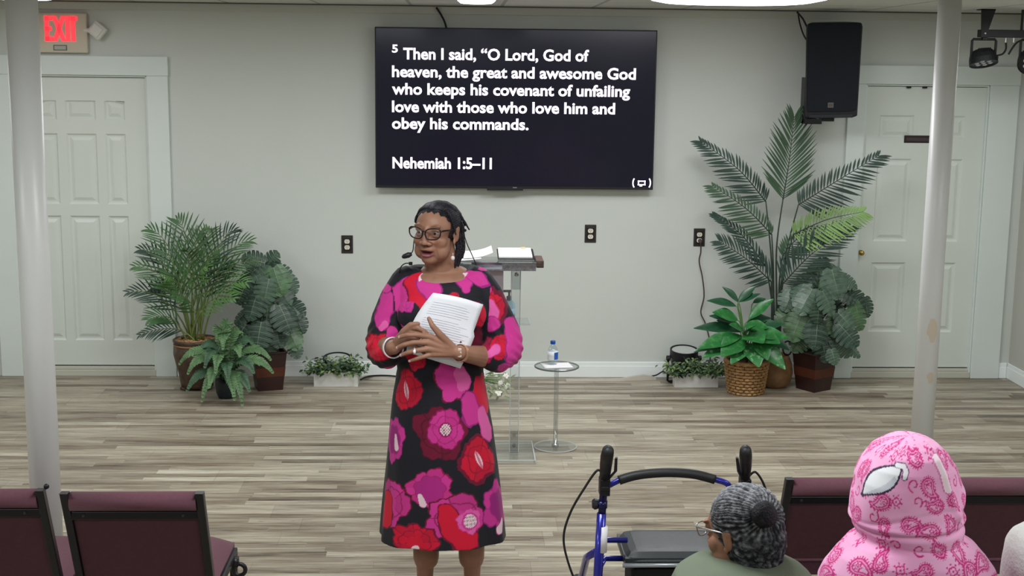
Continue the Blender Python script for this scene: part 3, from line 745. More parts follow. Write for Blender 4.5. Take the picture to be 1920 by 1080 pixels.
cable('floor_cable', 'black cable from the right floor spotlight to the skirting', [(ur[0] - .1, ur[1], .05), P(1243, 697, Yf - .02), P(1228, 704, Yf), P(1200, 707, Yf - .02)], .005, M_wire)
def raceway(label, pts):
    mb = MB(); rows = []
    for (p, h) in pts: rows.append([Vector((p.x, p.y - .018, 0.001)), Vector((p.x, p.y - .014, h)), Vector((p.x, p.y + .014, h)), Vector((p.x, p.y + .018, .001))])
    mb.grid(rows); tag(obj(mb, 'cable_cover', mat('beige_cable_cover', (190, 184, 172), .6), None), label, 'cable cover')
raceway('beige cable cover strip on the floor right of the side table', [(Vector((P(x, 700, Yf - .02).x, Yf - .02 - dy, 0)), h) for x, dy, h in ((1060, .06, .014), (1120, .05, .014), (1165, .04, .016), (1185, .03, .03), (1205, .02, .038), (1220, .01, .03), (1230, .0, .012))])
raceway('beige cable cover strip on the floor left of the woman', [(Vector((P(x, 700, Yf - .02).x, Yf - .02 - dy, 0)), h) for x, dy, h in ((682, .0, .022), (700, .02, .03), (720, .03, .024), (760, .05, .016), (800, .06, .014))])

# ------------------------------------------------------------------ leaves
def blade(mb, base, d, up, L, W, droop=0.0, fold=.35, n=5, prof=None, mi=0, curl=0.0):
    """one folded leaf: base point, direction, upper-side normal, length, width"""
    base = Vector(base); d = Vector(d).normalized(); up = Vector(up); up = (up - d * up.dot(d))
    if up.length < 1e-5: up = d.orthogonal()
    up.normalize(); sd = d.cross(up)
    rows = []
    for i in range(n + 1):
        s = i / n
        w = (prof(s) if prof else math.sin(math.pi * min(1, s * .93 + .05)) ** .8) * W / 2
        c = base + d * (L * s) - up * (droop * L * s * s)
        f = up * (w * fold)
        rows.append([c - sd * w + f, c, c + sd * w + f])
    mb.grid(rows, mi)
def frond(stem, leaf, pts, n, la, lb, W, nrm, ang=50, droop=.15, start=.0, rad=.006, taper=True, rnd=None, prof=None, vee=.25, seg=4, env=None):
    """feather leaf: rachis through pts, n leaflets a side, length la (left) and lb (right)"""
    path = spline(pts, 10); k = len(path)
    stem.tube(path, [rad * (1 - .75 * i / (k - 1)) for i in range(k)], 6)
    nrm = Vector(nrm).normalized(); R = rnd or random
    for i in range(n):
        s = start + (1 - start) * (i + .4) / n
        f = s * (k - 1); j = min(int(f), k - 2); p = path[j].lerp(path[j + 1], f - j)
        t = (path[min(j + 2, k - 1)] - path[max(j - 1, 0)]).normalized()
        nn = (nrm - t * nrm.dot(t)).normalized(); sd = t.cross(nn)
        q = (s - start) / (1 - start)
        e = env(q) if env else (.55 + .45 * math.sin(math.pi * min(1, q * 1.25 + .18))) * (1 if q < .7 else 1 - .55 * (q - .7) / .3)
        a = math.radians(ang * (1 - .45 * q) + R.uniform(-4, 4))
        for sgn, L in ((1, la), (-1, lb)):
            if L <= 0: continue
            dd = t * math.cos(a) + sd * sgn * math.sin(a) + nn * vee
            blade(leaf, p, dd, nn, L * e * R.uniform(.92, 1.06), W, droop * R.uniform(.6, 1.4), .3, seg, prof)

# ------------------------------------------------------------------ palm at the right, tall
PG = lambda nm, c, **k: mat(nm, c, .45, var=.35, vscale=6, **k)
M_palm = PG('palm_leaf_dark', (44, 66, 58)); M_palm2 = PG('palm_leaf_mid', (62, 88, 66)); M_palm3 = PG('palm_leaf_light', (112, 148, 78)); M_stem = mat('dark_stem', (48, 62, 52), .5, var=.2)
def tall_palm():
    Y = 8.80; b = G(1452, 718); b = Vector((P(1452, 700, Y).x, Y, 0))
    t = thing('tall_palm', 'tall slender palm with feathered fronds under the loudspeaker', 'potted plant', b)
    pot = MB().lathe((b.x, Y, 0), [(0, 0), (.085, 0), (.11, .03), (.125, .10), (.118, .16), (.098, .21), (.09, .225), (.082, .22), (.10, .16), (0, .15)], 32)
    mp = mat('tan_woven_pot', (132, 98, 66), .7, var=.25, vscale=18, bump=.5, bscale=140); po = obj(pot, 'pot', mp, t, smooth=True)
    ar = [(b.x + .075 + .032 * math.sin(a) , Y - .03, .225 + .05 * (1 - math.cos(a))) for a in [math.radians(q) for q in range(0, 361, 30)]]
    obj(MB().tube(ar, .006, 6), 'pot_handle', M_black, po, smooth=True)
    R = random.Random(4)
    # (stem foot px, leaf start px, bend px, tip px, upper/left length, lower/right length, count, material, depth offset at tip, normal)
    F = [((1456, 580), (1468, 374), (1480, 300), (1489, 219), .24, .23, 21, M_palm2, -.04, (.25, -1, .15), 52),
         ((1452, 600), (1436, 378), (1385, 318), (1312, 264), .09, .17, 22, M_palm, -.02, (0, -1, .35), 56),
         ((1458, 590), (1497, 384), (1560, 345), (1648, 291), .20, .10, 22, M_palm, -.12, (0, -1, .3), 62),
         ((1450, 590), (1447, 440), (1400, 392), (1336, 348), .07, .17, 19, M_palm2, -.08, (0, -1, .25), 58),
         ((1460, 590), (1487, 440), (1550, 412), (1619, 397), .19, .10, 22, M_palm3, -.22, (0, -1, .4), 66),
         ((1450, 600), (1436, 500), (1390, 440), (1338, 402), .07, .10, 16, M_palm, -.05, (.1, -1, .2), 40),
         ((1447, 610), (1446, 528), (1400, 486), (1348, 452), .14, .17, 18, M_palm, -.16, (.1, -1, .5), 58),
         ((1464, 600), (1468, 532), (1520, 478), (1594, 424), .18, .17, 22, M_palm, -.20, (-.1, -1, .3), 55),
         ((1461, 600), (1467, 480), (1500, 445), (1566, 428), .17, .08, 17, M_palm2, -.1, (0, -1, .3), 60)]
    st = MB()
    for (f0, ls, md, tp, la, lb, n, m, dy, nr, an) in F:
        s = MB(); l = MB()
        p0 = P(f0[0], f0[1], Y - .0); p1 = P(ls[0], ls[1], Y + dy * .25); p2 = P(md[0], md[1], Y + dy * .6); p3 = P(tp[0], tp[1], Y + dy)
        st.tube(spline([Vector((b.x + (p0.x - b.x) * .6, Y, .16)), p0, P((f0[0] * .6 + ls[0] * .4) if abs(f0[0] - ls[0]) > 12 else f0[0], f0[1] * .45 + ls[1] * .55, Y), p1], 8), [.0085 - .0045 * i / 24 for i in range(25)], 8)
        nn = Vector(nr)
        frond(s, l, [p1, p2, p3], int(n * 1.2), la * 1.12, lb * 1.12, .0155, nn, an, .14, 0, .005, rnd=R, vee=.12, env=lambda q: (.86 + .14 * min(1, q * 5)) * (1 if q < .5 else 1 - .62 * (q - .5) / .5))
        fo = obj(l, 'frond', m, t, smooth=True); obj(s, 'rachis', M_stem, fo, smooth=True)
    obj(st, 'stalks', M_stem, t, smooth=True)
tall_palm()

# split-leaf plants
def monstera_leaf(mb, base, d, up, L, W, R, droop=.25):
    """heart-shaped leaf with finger lobes"""
    base = Vector(base); d = Vector(d).normalized(); up = Vector(up); up = (up - d * up.dot(d)); up.normalize(); sd = d.cross(up)
    def mid(s): return base + d * (L * s) - up * (droop * L * s * s)
    def half(s): return W / 2 * (math.sin(math.pi * min(1, (s + .16) / 1.16)) ** .62)
    n = 6; vein = []
    for sg in (-1, 1):
        for i in range(n):
            a0 = -.10 + 1.06 * i / n; a1 = -.10 + 1.06 * (i + 1) / n
            m0 = mid(max(0, a0)); m1 = mid(max(0.03, a1)) if a1 > 0 else mid(.03)
            g = .026 * (1 if i else .5)
            rows = [[m0, m1]]
            for q, k in ((.45, .12), (.8, .55), (1.0, 1.0)):
                sa = a0 + .10 + g * k; sb = a1 + .10 - g * k
                pts = []
                for s in (sa, sb):
                    w = half(max(0, min(1, (s - .06)))) * q
                    c = base + d * (L * (max(-.16, s - .12 + .07 * q))) - up * (droop * L * max(0, s) ** 2)
                    pts.append(c + sd * sg * w - up * (w * w / W * .55) + up * .05 * w)
                if q == 1.0:
                    cc = (pts[0] + pts[1]) / 2; pts = [cc + (pts[0] - cc) * .74, cc + (pts[1] - cc) * .90]
                rows.append(pts)
            mb.grid(rows)
            c = [(r_[0] + r_[1]) / 2 + up * .0016 for r_ in rows]; vv = (rows[2][1] - rows[2][0]).normalized() * .0013
            mb.grid([[q_ - vv * (1 - .25 * k_), q_ + vv * (1 - .25 * k_)] for k_, q_ in enumerate(c)], 1)
    mb.grid([[mid(s) - sd * .0022 * (1.1 - s) + up * .002, mid(s) + sd * .0022 * (1.1 - s) + up * .002] for s in [k / 8 for k in range(9)]], 1)
def square_pot(t, x, y, h, wt, wb, rot, m, band=None):
    R = Matrix.Rotation(rot, 3, 'Z'); mb = MB()
    def ring(w, z): return [Vector((x, y, 0)) + R @ Vector((sx * w / 2, sy * w / 2, z)) for sx, sy in ((-1, -1), (1, -1), (1, 1), (-1, 1))]
    mb.add(ring(wb, 0), [(3, 2, 1, 0)])
    mb.grid([ring(wb, 0), ring(wt, h - .012), ring(wt + .012, h - .012), ring(wt + .012, h), ring(wt - .012, h), ring(wt - .03, h - .04)], wrap=True)
    mb.add(ring(wt - .03, h - .04), [(0, 1, 2, 3)])
    po = obj(mb, 'pot', m, t, bevel=.004)
    if band:
        z0, z1 = band; k = lambda z: wb + (wt - wb) * z / h + .003
        obj(MB().grid([ring(k(z0), z0), ring(k(z1), z1)], wrap=True), 'copper_band', mat('copper_band', (98, 56, 40), .4, metal=.35, var=.2, vscale=10), po)
M_mon = [mat('split_leaf_deep', (48, 70, 58), .36, var=.3, vscale=26), mat('split_leaf_grey', (74, 98, 82), .36, var=.3, vscale=26), mat('split_leaf_green', (76, 108, 74), .36, var=.3, vscale=22)]
M_vein = mat('leaf_vein', (122, 142, 116), .5)
M_pot = mat('dark_mahogany_pot', (52, 30, 28), .35, var=.2, vscale=6)
def monstera(label, pxc, py0, Y, leaves, seed, rot, hpot, wt, wb):
    b = P(pxc, py0, Y); R = random.Random(seed)
    t = thing('split_leaf_plant', label, 'potted plant', (b.x, Y, 0), 'split leaf plants in dark square pots')
    square_pot(t, b.x, Y, hpot, wt, wb, rot, M_pot, (hpot * .36, hpot * .60))
    obj(MB().box((b.x, Y, hpot - .03), (wt - .04, wt - .04, .01), Matrix.Rotation(rot, 3, 'Z')), 'soil', mat('soil', (50, 42, 36), .9, var=.3, vscale=40), t)
    st = MB(); core = Vector((b.x, Y, hpot - .03))
    st.tube([core, core + Vector((0, .01, .62 - hpot + .2))], .018, 8)
    for (px, py, L, a, dy) in leaves:
        p = P(px, py, min(Y + dy, WALL_Y - .10)); mb = MB()
        ar = math.radians(a); d = Vector((math.cos(ar), -.35 + R.uniform(-.15, .15), math.sin(ar)))
        up = Vector((R.uniform(-.45, .45) + .3 * math.cos(ar), -1, .8 + R.uniform(-.4, .5)))
        base = p - d.normalized() * L * .45
        monstera_leaf(mb, base, d, up, L, L * .95, R, .18)
        for q in range(len(mb.v)):
            if mb.v[q][1] > WALL_Y - .012: mb.v[q] = (mb.v[q][0], WALL_Y - .012, mb.v[q][2])
        lo = obj(mb, 'leaf', [M_mon[R.choice((0, 0, 1, 1, 2))], M_vein], t, smooth=False)
        s2 = MB(); c0 = core + Vector((0, 0, max(.0, min(.5, (base.z - core.z) * .6))))
        s2.tube(bez(c0, c0 + Vector(((base.x - c0.x) * .3, (base.y - c0.y) * .3, .08)), base - d.normalized() * .05 + Vector((0, 0, .03)), base, 8), [.006, .006, .005, .005, .004, .004, .0035, .003], 6)
        obj(s2, 'leaf_stalk', M_stem, lo, smooth=True)
    obj(st, 'main_stem', M_stem, t)
# (px, py, length m, pointing angle in the wall plane, depth offset)
LR = [(1552, 505, .17, 170, .05), (1590, 525, .15, -30, .02), (1567, 530, .21, -75, -.12), (1512, 528, .16, 215, -.02), (1500, 545, .17, 235, -.05), (1530, 515, .14, 120, .02),
      (1512, 562, .20, 235, -.16), (1553, 565, .18, -60, -.18), (1585, 550, .17, -25, -.02), (1605, 565, .18, -55, .0), (1480, 560, .17, 240, -.02), (1610, 590, .20, -70, -.05), (1625, 575, .14, -80, .03),
      (1535, 588, .13, -90, -.2), (1495, 608, .22, -115, -.14), (1475, 590, .16, 200, -.03), (1585, 600, .16, -45, -.12), (1532, 625, .20, -95, -.2), (1590, 625, .20, -45, -.16), (1565, 610, .15, -80, -.1),
      (1500, 640, .16, 225, -.05), (1545, 655, .17, -80, -.14), (1580, 650, .16, -50, -.08), (1563, 668, .11, -75, -.18), (1600, 655, .13, -35, -.02), (1520, 605, .14, -120, -.05), (1545, 540, .15, -100, -.05),
      (1575, 580, .14, -60, .02), (1520, 580, .14, -100, .0), (1550, 625, .14, -70, .0), (1540, 500, .13, 60, .04)]
monstera('split leaf plant in a dark square pot beside the right door', 1526, 700, 8.72, LR, 3, math.radians(33), .268, .215, .165)
LL = [(478, 488, .16, 160, .02), (505, 492, .17, 60, .05), (525, 512, .17, -20, .0), (490, 512, .16, 200, -.05), (520, 525, .20, -70, -.12), (545, 530, .15, -55, .0), (466, 520, .16, 230, -.02), (455, 545, .18, 245, -.08),
      (500, 545, .18, -100, -.15), (530, 550, .17, -50, -.08), (475, 570, .20, -110, -.16), (510, 575, .16, -80, -.1), (550, 575, .18, -30, -.02), (535, 595, .21, -60, -.15), (500, 595, .17, -95, -.12), (560, 605, .15, -60, .0),
      (455, 590, .15, 215, -.04), (485, 628, .20, -100, -.2), (450, 625, .16, 235, -.1), (520, 625, .18, -70, -.12), (548, 632, .17, -55, -.08), (505, 648, .14, -90, -.1), (465, 605, .15, 200, -.02), (540, 555, .14, -30, .04),
      (490, 540, .14, -120, .0), (515, 510, .13, 90, .03), (470, 650, .13, 230, -.12), (555, 655, .12, -70, -.02), (480, 595, .14, -90, .02), (525, 580, .14, -70, .03)]
monstera('split leaf plant in a dark square pot between the big palm and the fern', 503, 690, 8.72, LL, 9, math.radians(18), .265, .215, .165)

# glossy broad-leaf plant in a wicker basket
def basket_plant():
    Y = 8.62; b = P(1399, 700, Y); x = b.x
    t = thing('basket_plant', 'bushy green plant with pointed glossy leaves in a wicker basket', 'potted plant', (x, Y, 0))
    mw = mat('wicker', (166, 128, 82), .6, var=.3, vscale=30, bump=.3, bscale=90); md = mat('wicker_dark', (84, 60, 40), .7)
    h, rb, rt = .225, .112, .142
    obj(MB().lathe((x, Y, 0), [(0, 0), (rb - .006, 0), (rt - .006, h), (rt - .02, h), (rt - .026, h - .03), (0, h - .035)], 40), 'liner', md, t)
    wv = MB(); rows = 11
    for i in range(rows):
        z = .010 + (h - .02) * i / (rows - 1); r = rb + (rt - rb) * z / h
        pts = [(x + (r + .007 * math.cos(math.pi * (k + i))) * math.cos(2 * math.pi * k / 40), Y + (r + .007 * math.cos(math.pi * (k + i))) * math.sin(2 * math.pi * k / 40), z) for k in range(40)]
        wv.tube(pts, .0098, 6, closed=True)
    bk = obj(wv, 'weave', mw, t, smooth=True)
    sk = MB()
    for k in range(26):
        a = 2 * math.pi * (k + .25) / 26; sk.tube([(x + rb * math.cos(a), Y + rb * math.sin(a), .004), (x + rt * math.cos(a), Y + rt * math.sin(a), h)], .005, 5)
    obj(sk, 'stakes', md, bk)
    obj(MB().tube([(x + (rt + .002) * math.cos(2 * math.pi * k / 40), Y + (rt + .002) * math.sin(2 * math.pi * k / 40), h) for k in range(40)], .012, 8, closed=True), 'rim', mw, bk, smooth=True)
    def leaf_mat(nm, c, c2, k):
        m = mat(nm, c, .28, var=.0, spec=.6); nt = m.node_tree; N = nt.nodes; L = nt.links; p = N['Principled BSDF']
        tc = N.new('ShaderNodeTexCoord'); n = N.new('ShaderNodeTexNoise'); n.inputs['Scale'].default_value = 28; n.inputs['Detail'].default_value = 5; L.new(tc.outputs['Object'], n.inputs['Vector'])
        r = N.new('ShaderNodeValToRGB'); r.color_ramp.elements[0].position = k; r.color_ramp.elements[1].position = k + .14
        r.color_ramp.elements[0].color = rgb(*c); r.color_ramp.elements[1].color = rgb(*c2); L.new(n.outputs['Fac'], r.inputs['Fac']); L.new(r.outputs['Color'], p.inputs['Base Color']); return m
    mA = leaf_mat('glossy_leaf', (40, 108, 52), (62, 132, 66), .5); mB = leaf_mat('glossy_leaf_deep', (34, 78, 52), (44, 92, 60), .5); mC = leaf_mat('variegated_leaf', (52, 120, 64), (140, 186, 136), .54)
    S = [((1384, 566), (1358, 542), 15, -.02, 1), ((1384, 566), (1415, 541), 15, -.02, 1), ((1386, 566), (1424, 554), 15, -.04, 1), ((1380, 574), (1328, 568), 18, -.04, 1), ((1383, 600), (1340, 590), 28, -.10, 0), ((1378, 604), (1332, 596), 18, -.02, 1),
         ((1404, 598), (1447, 567), 20, -.05, 0), ((1412, 568), (1436, 562), 12, .02, 1), ((1400, 604), (1446, 600), 22, .0, 1), ((1388, 620), (1303, 622), 24, -.06, 1), ((1390, 622), (1326, 616), 20, .0, 1), ((1390, 630), (1310, 662), 30, -.2, 0), ((1388, 636), (1302, 668), 24, -.16, 1), ((1392, 634), (1354, 674), 40, -.24, 0),
         ((1398, 628), (1414, 612), 22, -.2, 0), ((1400, 628), (1430, 646), 44, -.26, 0), ((1404, 624), (1478, 640), 30, -.16, 0), ((1404, 620), (1470, 612), 24, -.06, 1), ((1410, 628), (1462, 648), 34, -.2, 0), ((1400, 644), (1372, 688), 28, -.26, 2), ((1404, 644), (1424, 694), 36, -.27, 2), ((1416, 640), (1476, 702), 34, -.2, 2),
         ((1418, 636), (1440, 680), 30, -.24, 0), ((1384, 644), (1318, 678), 26, -.2, 2), ((1394, 622), (1372, 612), 22, -.14, 0), ((1420, 624), (1484, 664), 26, -.08, 1), ((1380, 632), (1340, 640), 26, -.1, 1), ((1396, 612), (1440, 618), 26, -.1, 0), ((1386, 614), (1345, 604), 18, .02, 1)]
    st = MB(); c0 = Vector((x, Y, h - .03))
    for (a, e, w, dy, k) in S:
        p0 = P(a[0], a[1], Y + dy * .35); p1 = P(e[0], e[1], min(Y + dy, WALL_Y - .06)); d = p1 - p0; L = d.length
        mb = MB(); lw = w / 283 * 1.05
        mid = Vector((0, 0, 1)); up = Vector((0, -.8, 1.0)) - d.normalized() * .2
        pr = lambda s: (math.sin(math.pi * min(1, s * .96 + .02)) ** .75) * (1.0 if s < .55 else 1 - .30 * (s - .55) / .45) * 1.08
        p0u = p0 + Vector((0, 0, .0)); dd = d + Vector((0, 0, .18 * L)); blade(mb, p0u, dd, up, (dd).length * .98, lw, .16, .28, 9, pr)
        lo = obj(mb, 'leaf', (mA, mB, mC)[k], t, smooth=True)
        s2 = MB().tube(bez(c0, c0 + Vector(((p0.x - c0.x) * .4, (p0.y - c0.y) * .3, max(.02, (p0.z - c0.z) * .6))), p0 - d * .2, p0, 7), .0035, 6); obj(s2, 'leaf_stalk', mat('light_stem', (96, 132, 76), .5), lo, smooth=True)
basket_plant()

# feather palm in the brown pot, left
def areca():
    Y = 8.72; b = P(368, 690, Y); x = b.x
    t = thing('feather_palm', 'full feathery palm in a rounded brown pot beside the left door', 'potted plant', (x, Y, 0))
    mp = mat('bronze_pot', (78, 60, 48), .38, var=.5, vscale=14, bump=.6, bscale=35)
    pot = MB().lathe((x, Y, .0), [(0, 0.012), (.10, .012), (.105, .03), (.115, .10), (.135, .18), (.148, .24), (.146, .285), (.135, .305), (.148, .322), (.150, .335), (.14, .34), (.13, .325), (0, .318)], 44)
    po = obj(pot, 'pot', mp, t, smooth=True)
    obj(MB().tube([(x + .141 * math.cos(2 * math.pi * k / 44), Y + .141 * math.sin(2 * math.pi * k / 44), .303) for k in range(44)], .0055, 8, closed=True), 'rim_cord', mat('tan_cord', (150, 112, 80), .6), po, smooth=True)
    for k in range(4):
        ft = MB(); a = math.radians(45 + 90 * k); ft.box((x + .085 * math.cos(a), Y + .085 * math.sin(a), .010), (.06, .06, .02), Matrix.Rotation(a, 3, 'Z'))
        obj(ft, 'foot', mp, po, bevel=.006)
    R = random.Random(12); ms = MB()
    for i in range(160):
        a = R.uniform(0, 6.28); r = .13 * math.sqrt(R.random()); ms.ell((x + r * math.cos(a), Y + r * math.sin(a), .322 + R.uniform(0, .012)), (R.uniform(.008, .02), R.uniform(.008, .02), .007), None, 6, 4)
    so = obj(ms, 'moss', mat('tan_moss', (164, 126, 88), .9, var=.25, vscale=40), t, smooth=True); so['kind'] = 'stuff'
    g = [PG('feather_green', (62, 98, 58)), PG('feather_deep', (42, 68, 54)), PG('feather_bright', (84, 126, 66))]
    F = [((240, 548), -.10, .14, 1), ((252, 500), -.05, .15, 0), ((262, 468), .02, .15, 1), ((278, 430), .08, .17, 0), ((332, 412), .12, .17, 0), ((395, 432), .14, .16, 2), ((440, 432), .08, .17, 1), ((470, 452), .0, .17, 0),
         ((482, 490), -.1, .15, 0), ((462, 530), -.25, .17, 2), ((278, 600), -.2, .15, 0), ((262, 628), -.08, .12, 1), ((310, 520), -.3, .17, 2), ((350, 470), -.22, .18, 0), ((410, 470), -.2, .18, 0), ((440, 560), -.32, .14, 2), ((330, 560), -.34, .14, 0), ((390, 500), -.3, .16, 2), ((300, 470), .0, .16, 0), ((372, 440), .05, .16, 0), ((430, 500), .0, .17, 1), ((285, 540), .05, .15, 1)]
    stm = MB()
    for i, (tp, dy, L, k) in enumerate(F):
        e = P(tp[0], tp[1], min(Y + dy, WALL_Y - .04)); f0 = Vector((x + R.uniform(-.05, .05), Y + R.uniform(-.04, .03), .31))
        rise = .3 + .35 * max(0, (640 - tp[1]) / 230)
        p1 = Vector((f0.x + (e.x - f0.x) * .22, f0.y + (e.y - f0.y) * .25, f0.z + (e.z - f0.z) * .55 + .10)); p2 = Vector((f0.x + (e.x - f0.x) * .62, f0.y + (e.y - f0.y) * .65, f0.z + (e.z - f0.z) * .92 + .06))
        pts = bez(f0, p1, p2, e, 12); stm.tube(pts[:5], [.006, .006, .0055, .005, .0045], 6)
        s = MB(); l = MB(); n = Vector((.2 * math.copysign(1, e.x - x) * -1, -.8, .8))
        frond(s, l, pts[3:], 12, L * 1.22, L * 1.22, .0125, n, 50, .26, .05, .0045, rnd=R, vee=.15, seg=5)
        for q in range(len(l.v)):
            if l.v[q][1] > WALL_Y - .01: l.v[q] = (l.v[q][0], WALL_Y - .01, l.v[q][2])
        fo = obj(l, 'frond', g[k], t, smooth=True); obj(s, 'rachis', mat('feather_stem', (112, 128, 72), .5), fo, smooth=True)
    obj(stm, 'stalks', mat('feather_stem', (112, 128, 72), .5), t, smooth=True)
areca()

# fern in front of the pots, left
def fern():
    Y = 8.46; b = P(424, 700, Y); x = b.x; R = random.Random(5)
    t = thing('fern', 'light green fern in a small dark pot in front of the palm', 'potted plant', (x, Y, 0))
    obj(MB().lathe((x, Y, 0), [(0, 0), (.052, 0), (.068, .04), (.072, .1), (.068, .125), (.058, .125), (.055, .1), (0, .1)], 28), 'pot', mat('dark_teal_pot', (34, 46, 50), .35), t, smooth=True)
    m = [mat('fern_green', (92, 126, 84), .5, var=.25, vscale=20), mat('fern_deep', (66, 98, 72), .5, var=.25, vscale=20)]
    F = [((336, 684), -.12), ((352, 702), -.22), ((350, 735), -.28), ((378, 755), -.36), ((404, 700), -.40), ((428, 715), -.44), ((455, 765), -.42), ((440, 752), -.40), ((476, 700), -.30), ((512, 700), -.12), ((508, 676), .0), ((482, 658), .08), ((430, 622), .05), ((406, 640), -.1), ((372, 662), .0), ((456, 640), .1),
         ((392, 728), -.42), ((468, 735), -.38), ((418, 655), -.25), ((450, 668), -.22), ((384, 690), -.32)]
    for i, (tp, dy) in enumerate(F):
        e = P(tp[0], tp[1], min(Y + dy * .75, WALL_Y - .05)); f0 = Vector((x + R.uniform(-.025, .025), Y + R.uniform(-.025, .025), .115))
        h = max(f0.z, e.z) + .10 + .05 * R.random()
        p1 = Vector((f0.x + (e.x - f0.x) * .25, f0.y + (e.y - f0.y) * .25, h)); p2 = Vector((f0.x + (e.x - f0.x) * .75, f0.y + (e.y - f0.y) * .75, h - .01))
        if e.z < .02: e.z = .02
        pts = bez(f0, p1, p2, e, 14); s = MB(); l = MB()
        n = Vector(((e.x - x) * -.4, -.6 , 1.0))
        frond(s, l, pts, 22, .062, .062, .020, n, 74, .15, .06, .0028, rnd=R, vee=.05, seg=3, prof=lambda q: 1.0 if q < .6 else 1 - .75 * (q - .6) / .4,
              env=lambda q: (.45 + .9 * q if q < .4 else .81 + .1 * math.sin(q * 6)) * (1 if q < .6 else 1 - .82 * (q - .6) / .4))
        fo = obj(l, 'frond', m[i % 3 == 2], t, smooth=False); obj(s, 'rachis', mat('fern_stem', (84, 108, 66), .5), fo, smooth=True)
fern()

# white planter boxes
def planter(label, px0, px1, py0, py1, seed, leafc):
    Y = 8.80; a = P(px0, py1, Y); c = P(px1, py1, Y); z1 = .098; R = random.Random(seed)
    t = thing('planter_box', label, 'planter', ((a.x + c.x) / 2, Y, 0), 'white planter boxes along the wall')
    mb = MB(); x0, x1, y0, y1 = a.x, c.x, Y - .045, Y + .045; k = .008
    mb.box2((x0, y0, 0), (x1, y0 + k, z1)); mb.box2((x0, y1 - k, 0), (x1, y1, z1)); mb.box2((x0, y0 + k, 0), (x0 + k, y1 - k, z1)); mb.box2((x1 - k, y0 + k, 0), (x1, y1 - k, z1)); mb.box2((x0 + k, y0 + k, 0), (x1 - k, y1 - k, z1 - .03))
    obj(mb, 'box', mat('whitewashed_wood', (212, 212, 208), .6, var=.08, vscale=9, stretch=(1, 1, 4)), t)
    for i, c_ in enumerate(((86, 112, 74), (122, 146, 92), (52, 76, 56))):
        l = MB()
        for q in range(95):
            bx_ = R.uniform(x0 - .0, x1); by = R.uniform(y0, y1); s = Vector((bx_, by, z1 - .02)); d = Vector((R.uniform(-1, 1) + (bx_ - (x0 + x1) / 2) * 4, R.uniform(-1, .6), R.uniform(.15, 1.5))).normalized()
            tip = s + d * R.uniform(.05, .125); tip.z = max(tip.z, z1 - .03)
            for u in range(3):
                o = s.lerp(tip, .4 + .3 * u); dd = Vector((R.uniform(-1, 1), R.uniform(-1, .5), R.uniform(-.5, .8))); blade(l, o, dd, (R.uniform(-.4, .4), -.5, 1), R.uniform(.024, .04), R.uniform(.012, .02), .2, .3, 3)
        f = obj(l, 'foliage', mat('box_leaf_%d' % i if False else ('box_leaf_mid', 'box_leaf_pale', 'box_leaf_dark')[i], c_, .55, var=.25, vscale=30), t); f['kind'] = 'stuff'
planter('white planter box of small leaves left of the woman', 590, 672, 702, 727, 2, 0)
planter('white planter box of small leaves beside the wicker basket', 1263, 1344, 696, 720, 8, 0)

